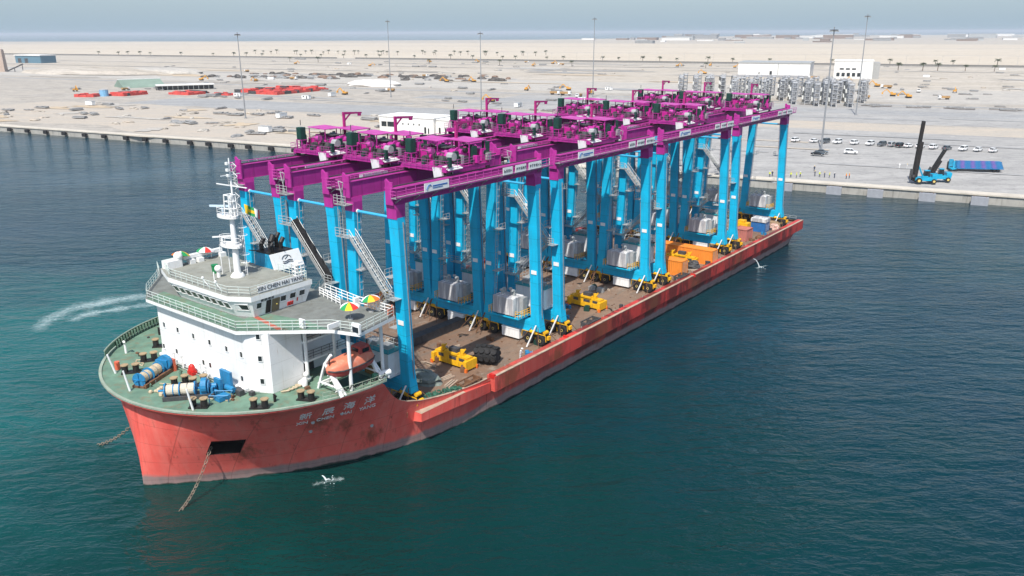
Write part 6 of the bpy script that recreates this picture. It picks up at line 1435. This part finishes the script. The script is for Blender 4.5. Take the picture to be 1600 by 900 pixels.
stock('largest red stockpile with a flat top on the sandy yard', ((-210, 632), (-172, 612), 58), 3.0, red_m, 5)
t_ = thing('water_tank', 'pale blue tank beside the leftmost red stockpile', 'tank', (-296, 606, GZ), 0); k = MB(); k.tube((0, 0, 0), (0, 0, 4.6), 3.0, 16); k.build('shell', paint('tank_blue', (.20, .42, .62), .6), t_); k = MB(); k.lathe([(3.1, 4.6), (1.5, 5.2), (.1, 5.4)], 16); k.build('lid', galv, t_)
t_ = thing('sheeted_shed', 'green sheeted ridge with a pale strip along its top on the left plain', 'shed', (-318, 716, GZ), R(38))
k = MB(); k.loft([[Vector((x, -15, 0)), Vector((x, -14, 1.2)), Vector((x, 0, 6.5)), Vector((x, 14, 1.2)), Vector((x, 15, 0))] for x in (-17, -8, 0, 8, 17)]); k.build('sheet', paint('sheet_green', (.20, .27, .22), .8, .2, .05, (.14, .19, .16), .5, streak=False), t_)
k = MB(); k.bx(-17.2, 17.2, -.9, .9, 6.2, 6.8); k.build('ridge_strip', bw, t_)
t_ = thing('long_shed', 'long low shed with a pale roof and dark open side', 'shed', (-282, 664, GZ), R(26)); k = MB(); k.bx(0, 44, 0, 12, 3.4, 4.2); k.build('roof', bw, t_); k = MB(); k.bx(0, 44, 6, 11.5, 0, 3.4); k.build('wall', dark_grey, t_); k = MB()
for i in range(12): k.beam((.5 + i * 3.9, .4, 0), (.5 + i * 3.9, .4, 3.4), .3, .3)
k.build('post', galv, t_)
heap('white_tent', 'pale white mound beside the second lamp mast', 'mound', 0, 0, 26, 16, 5, paint('pale_heap', (.62, .59, .55), .9, .06, .1), 21, 6, .3, QA, (-118, 720, GZ))
heap('sand_mound', 'broad grey sand mound on the far left plain', 'mound', 0, 0, 120, 60, 6, sand_m, 22, 0, .3, QA, (-480, 985, GZ - .5)); heap('sand_mound', 'pale sand ridge right of the broad grey mound', 'mound', 0, 0, 60, 26, 7, pale_m, 23, 0, .3, QA, (-400, 960, GZ - .5))
dk = [paint('yard_dark', (.085, .08, .075), .8, .4, .3, (.25, .2, .16), .5, streak=False), paint('yard_brown', (.22, .15, .11), .85, .4, .3, (.1, .08, .07), .5, streak=False), paint('yard_grey', (.27, .27, .265), .85, .25, .3, (.16, .16, .16), .5, streak=False), paint('yard_ochre', (.40, .24, .10), .7, .3, .4, (.2, .12, .06), .4, streak=False), white, galv, black]
# dark stock rows and scattered plant in the construction yard
r_ = random.Random(31)
for i in range(110):
    s_ = r_.uniform(-268, -110) if i % 3 else r_.uniform(-110, 60); d_ = r_.uniform(375, 470) + (s_ + 265) * .16; p = QW(s_, d_)
    heap('material_heap', 'low dark heap of building material in the far yard', 'material heap', 0, 0, r_.uniform(2, 8), r_.uniform(1.5, 4), r_.uniform(.8, 2.8), dk[r_.choice([0, 0, 0, 1, 2])], 100 + i, 8, 1, QA + r_.uniform(-.2, .2), p, 'dark material heaps in the far yard')
def mk_small(kind):
    t_ = thing(kind, 'x', 'x')
    if kind == 'excavator':
        k = MB(); k.bx(-1.8, 1.8, -1.5, -.9, 0, .9); k.bx(-1.8, 1.8, .9, 1.5, 0, .9); k.build('track', black, t_)
        k = MB(); k.bx(-2.0, 1.2, -1.3, 1.3, 1.0, 2.2); k.bx(.0, 1.4, .2, 1.3, 2.2, 3.1); k.build('body', paint('plant_ochre', (.60, .30, .05), .6, .1), t_)
        k = MB(); k.beam((1.2, 0, 1.8), (4.2, 0, 5.0), .5, .7); k.beam((4.2, 0, 5.0), (6.8, 0, 2.4), .4, .5); k.bx(6.2, 7.2, -.6, .6, 1.2, 2.4); k.build('arm', paint('plant_ochre', (.60, .30, .05), .6, .1), t_)
    elif kind == 'truck':
        k = MB(); k.bx(2.2, 4.0, -1.2, 1.2, .7, 2.9); k.build('cab', white, t_); k = MB(); k.bx(-4, 2.0, -1.25, 1.25, 1.0, 2.6); k.build('load_bed', dk[3], t_); k = MB()
        for x in (-3, -1.8, 3): k.tube((x, -1.3, .5), (x, 1.3, .5), .5, 10)
        k.build('wheel', rubber, t_); k = MB(); k.bx(3.98, 4.04, -1, 1, 1.9, 2.6); k.build('windscreen', glass, t_)
    elif kind == 'site_cabin':
        k = MB(); k.bx(-3, 3, -1.3, 1.3, .15, 2.7); k.build('wall', white, t_); k = MB(); k.bx(-3.1, 3.1, -1.4, 1.4, 2.7, 2.85); k.build('roof', galv, t_); k = MB(); k.bx(-2, -.8, -1.34, -1.28, 1.2, 2.1); k.bx(.8, 1.7, -1.34, -1.28, .2, 2.2); k.build('door', dark_grey, t_)
    elif kind == 'block_stack':
        k = MB(); q = random.Random(5)
        for i in range(7):
            for j in range(2): h = q.choice([.4, .7, 1.1]); k.bx(-5 + i * 1.45, -3.7 + i * 1.45, -1.4 + j * 1.5, -.1 + j * 1.5, 0, h)
        k.build('block', dk[2], t_); k = MB(); k.bx(-5, 5, -1.5, 1.5, 0, .12); k.build('pallet', dk[1], t_)
    elif kind == 'pipe_stack':
        k = MB()
        for j, c_ in enumerate((5, 3)):
            for i in range(c_): k.tube((-5, (i - c_ / 2 + .5) * 1.0, .5 + j * .86), (5, (i - c_ / 2 + .5) * 1.0, .5 + j * .86), .48, 8)
        k.build('pipe', dk[2], t_); k = MB(); k.bx(-3.5, -3.2, -2.7, 2.7, 0, .2); k.bx(3.2, 3.5, -2.7, 2.7, 0, .2); k.build('bearer', dk[1], t_)
    return t_
small = {q: mk_small(q) for q in ('excavator', 'truck', 'site_cabin', 'block_stack', 'pipe_stack')}
smap = {}
for c in bpy.data.objects:
    if c.parent: smap.setdefault(c.parent.name, []).append(c)
lab = {'excavator': ('ochre excavator working on the bare port land', 'excavator'), 'truck': ('ochre tipper truck with a white cab on the port land', 'truck'), 'site_cabin': ('small white site cabin on the port land', 'site cabin'), 'block_stack': ('low grey stack of concrete blocks on the port land', 'block stack'), 'pipe_stack': ('dark stack of pipes on the port land', 'pipe stack')}
spots = []
def zone(n, s0, s1, d0, d1, kinds):
    for i in range(n): spots.append((r_.choice(kinds), QW(r_.uniform(s0, s1), r_.uniform(d0, d1))))
zone(44, -80, 230, 22, 118, ['block_stack', 'block_stack', 'block_stack', 'block_stack', 'pipe_stack', 'pipe_stack', 'site_cabin'])
zone(80, -220, 300, 178, 420, ['block_stack', 'block_stack', 'block_stack', 'block_stack', 'pipe_stack', 'pipe_stack', 'truck', 'excavator', 'site_cabin'])
zone(70, 300, 720, 300, 560, ['block_stack', 'block_stack', 'block_stack', 'block_stack', 'pipe_stack', 'pipe_stack', 'truck', 'excavator'])
zone(40, -560, 0, 470, 900, ['block_stack', 'block_stack', 'block_stack', 'pipe_stack', 'pipe_stack', 'truck', 'site_cabin', 'excavator'])
zone(40, 100, 900, 560, 900, ['block_stack', 'block_stack', 'block_stack', 'pipe_stack', 'pipe_stack', 'truck', 'site_cabin', 'excavator'])
zone(40, 340, 600, 286, 292, ['block_stack'])
used = set()
for kd, p in spots:
    o = small[kd] if kd not in used else copy_tree(small[kd], None, smap); used.add(kd)
    o.location = (p.x, p.y, LZ[0]); o.rotation_euler = (0, 0, QA + r_.choice([0, 0, 1.57, .3, -.4]) + (3.14 if r_.random() < .5 else 0)); o['label'], o['category'] = lab[kd]; o['group'] = {'excavator': 'excavators on the port land', 'truck': 'trucks on the port land', 'site_cabin': 'site cabins on the port land', 'block_stack': 'block stacks on the port land', 'pipe_stack': 'pipe stacks on the port land'}[kd]
    f = .55 + .5 * r_.random(); f = f if kd in ('excavator', 'truck', 'site_cabin') and f > .85 else (1.0 if kd in ('excavator', 'truck', 'site_cabin') else f); o.scale = (f, f * r_.uniform(.7, 1.3) if kd == 'block_stack' else f, f * .9)
# spoil heaps beside the quay and on the plain
for i in range(130):
    s_, d_ = (r_.uniform(-80, 235), r_.uniform(12, 120)) if i < 60 else (r_.uniform(-300, 620), r_.uniform(300, 860)); p = QW(s_, d_)
    heap('spoil_heap', 'small low heap of pale spoil on the bare ground', 'spoil heap', 0, 0, r_.uniform(1, 4.5), r_.uniform(1, 3), r_.uniform(.4, 1.4), r_.choice([beige_m, beige_m, rubble_m, pale_m, dk[2]]), 300 + i, 6, 1, r_.uniform(0, 3), p, 'pale spoil heaps on the bare ground')
# far shore: low buildings and sheds seen as a pale broken line
for i in range(46):
    x = r_.uniform(700, 4200); y = r_.uniform(4600, 7600) if x > 1100 else r_.uniform(4200, 4900); t_ = thing('far_building', 'low pale building on the horizon at the far end of the land', 'building', (x, y, GZ), QA + r_.uniform(-.1, .1), 'low far buildings on the horizon')
    w_, h_ = r_.uniform(40, 170), r_.uniform(9, 24); k = MB(); k.bx(-w_ / 2, w_ / 2, -20, 20, 0, h_); k.build('wall', r_.choice([bw, bw, dk[2], galv, dk[1]]), t_); k = MB(); k.bx(-w_ / 2 - 1, w_ / 2 + 1, -21, 21, h_, h_ + 1.5); k.build('roof', r_.choice([bw, galv]), t_)

for i in range(60):
    x = r_.uniform(350, 3400); y = r_.uniform(3000, 5000) + x * .25; t_ = thing('far_building', 'low pale building on the horizon at the far end of the land', 'building', (x, y, GZ), QA + r_.uniform(-.15, .15), 'low far buildings on the horizon')
    w_, h_ = r_.uniform(16, 80), r_.uniform(4, 13); k = MB(); k.bx(-w_ / 2, w_ / 2, -12, 12, 0, h_); k.build('wall', r_.choice([bw, dk[2], galv, dk[1], dk[2]]), t_); k = MB(); k.bx(-w_ / 2 - .6, w_ / 2 + .6, -12.6, 12.6, h_, h_ + .9); k.build('roof', r_.choice([bw, galv, dk[2]]), t_)
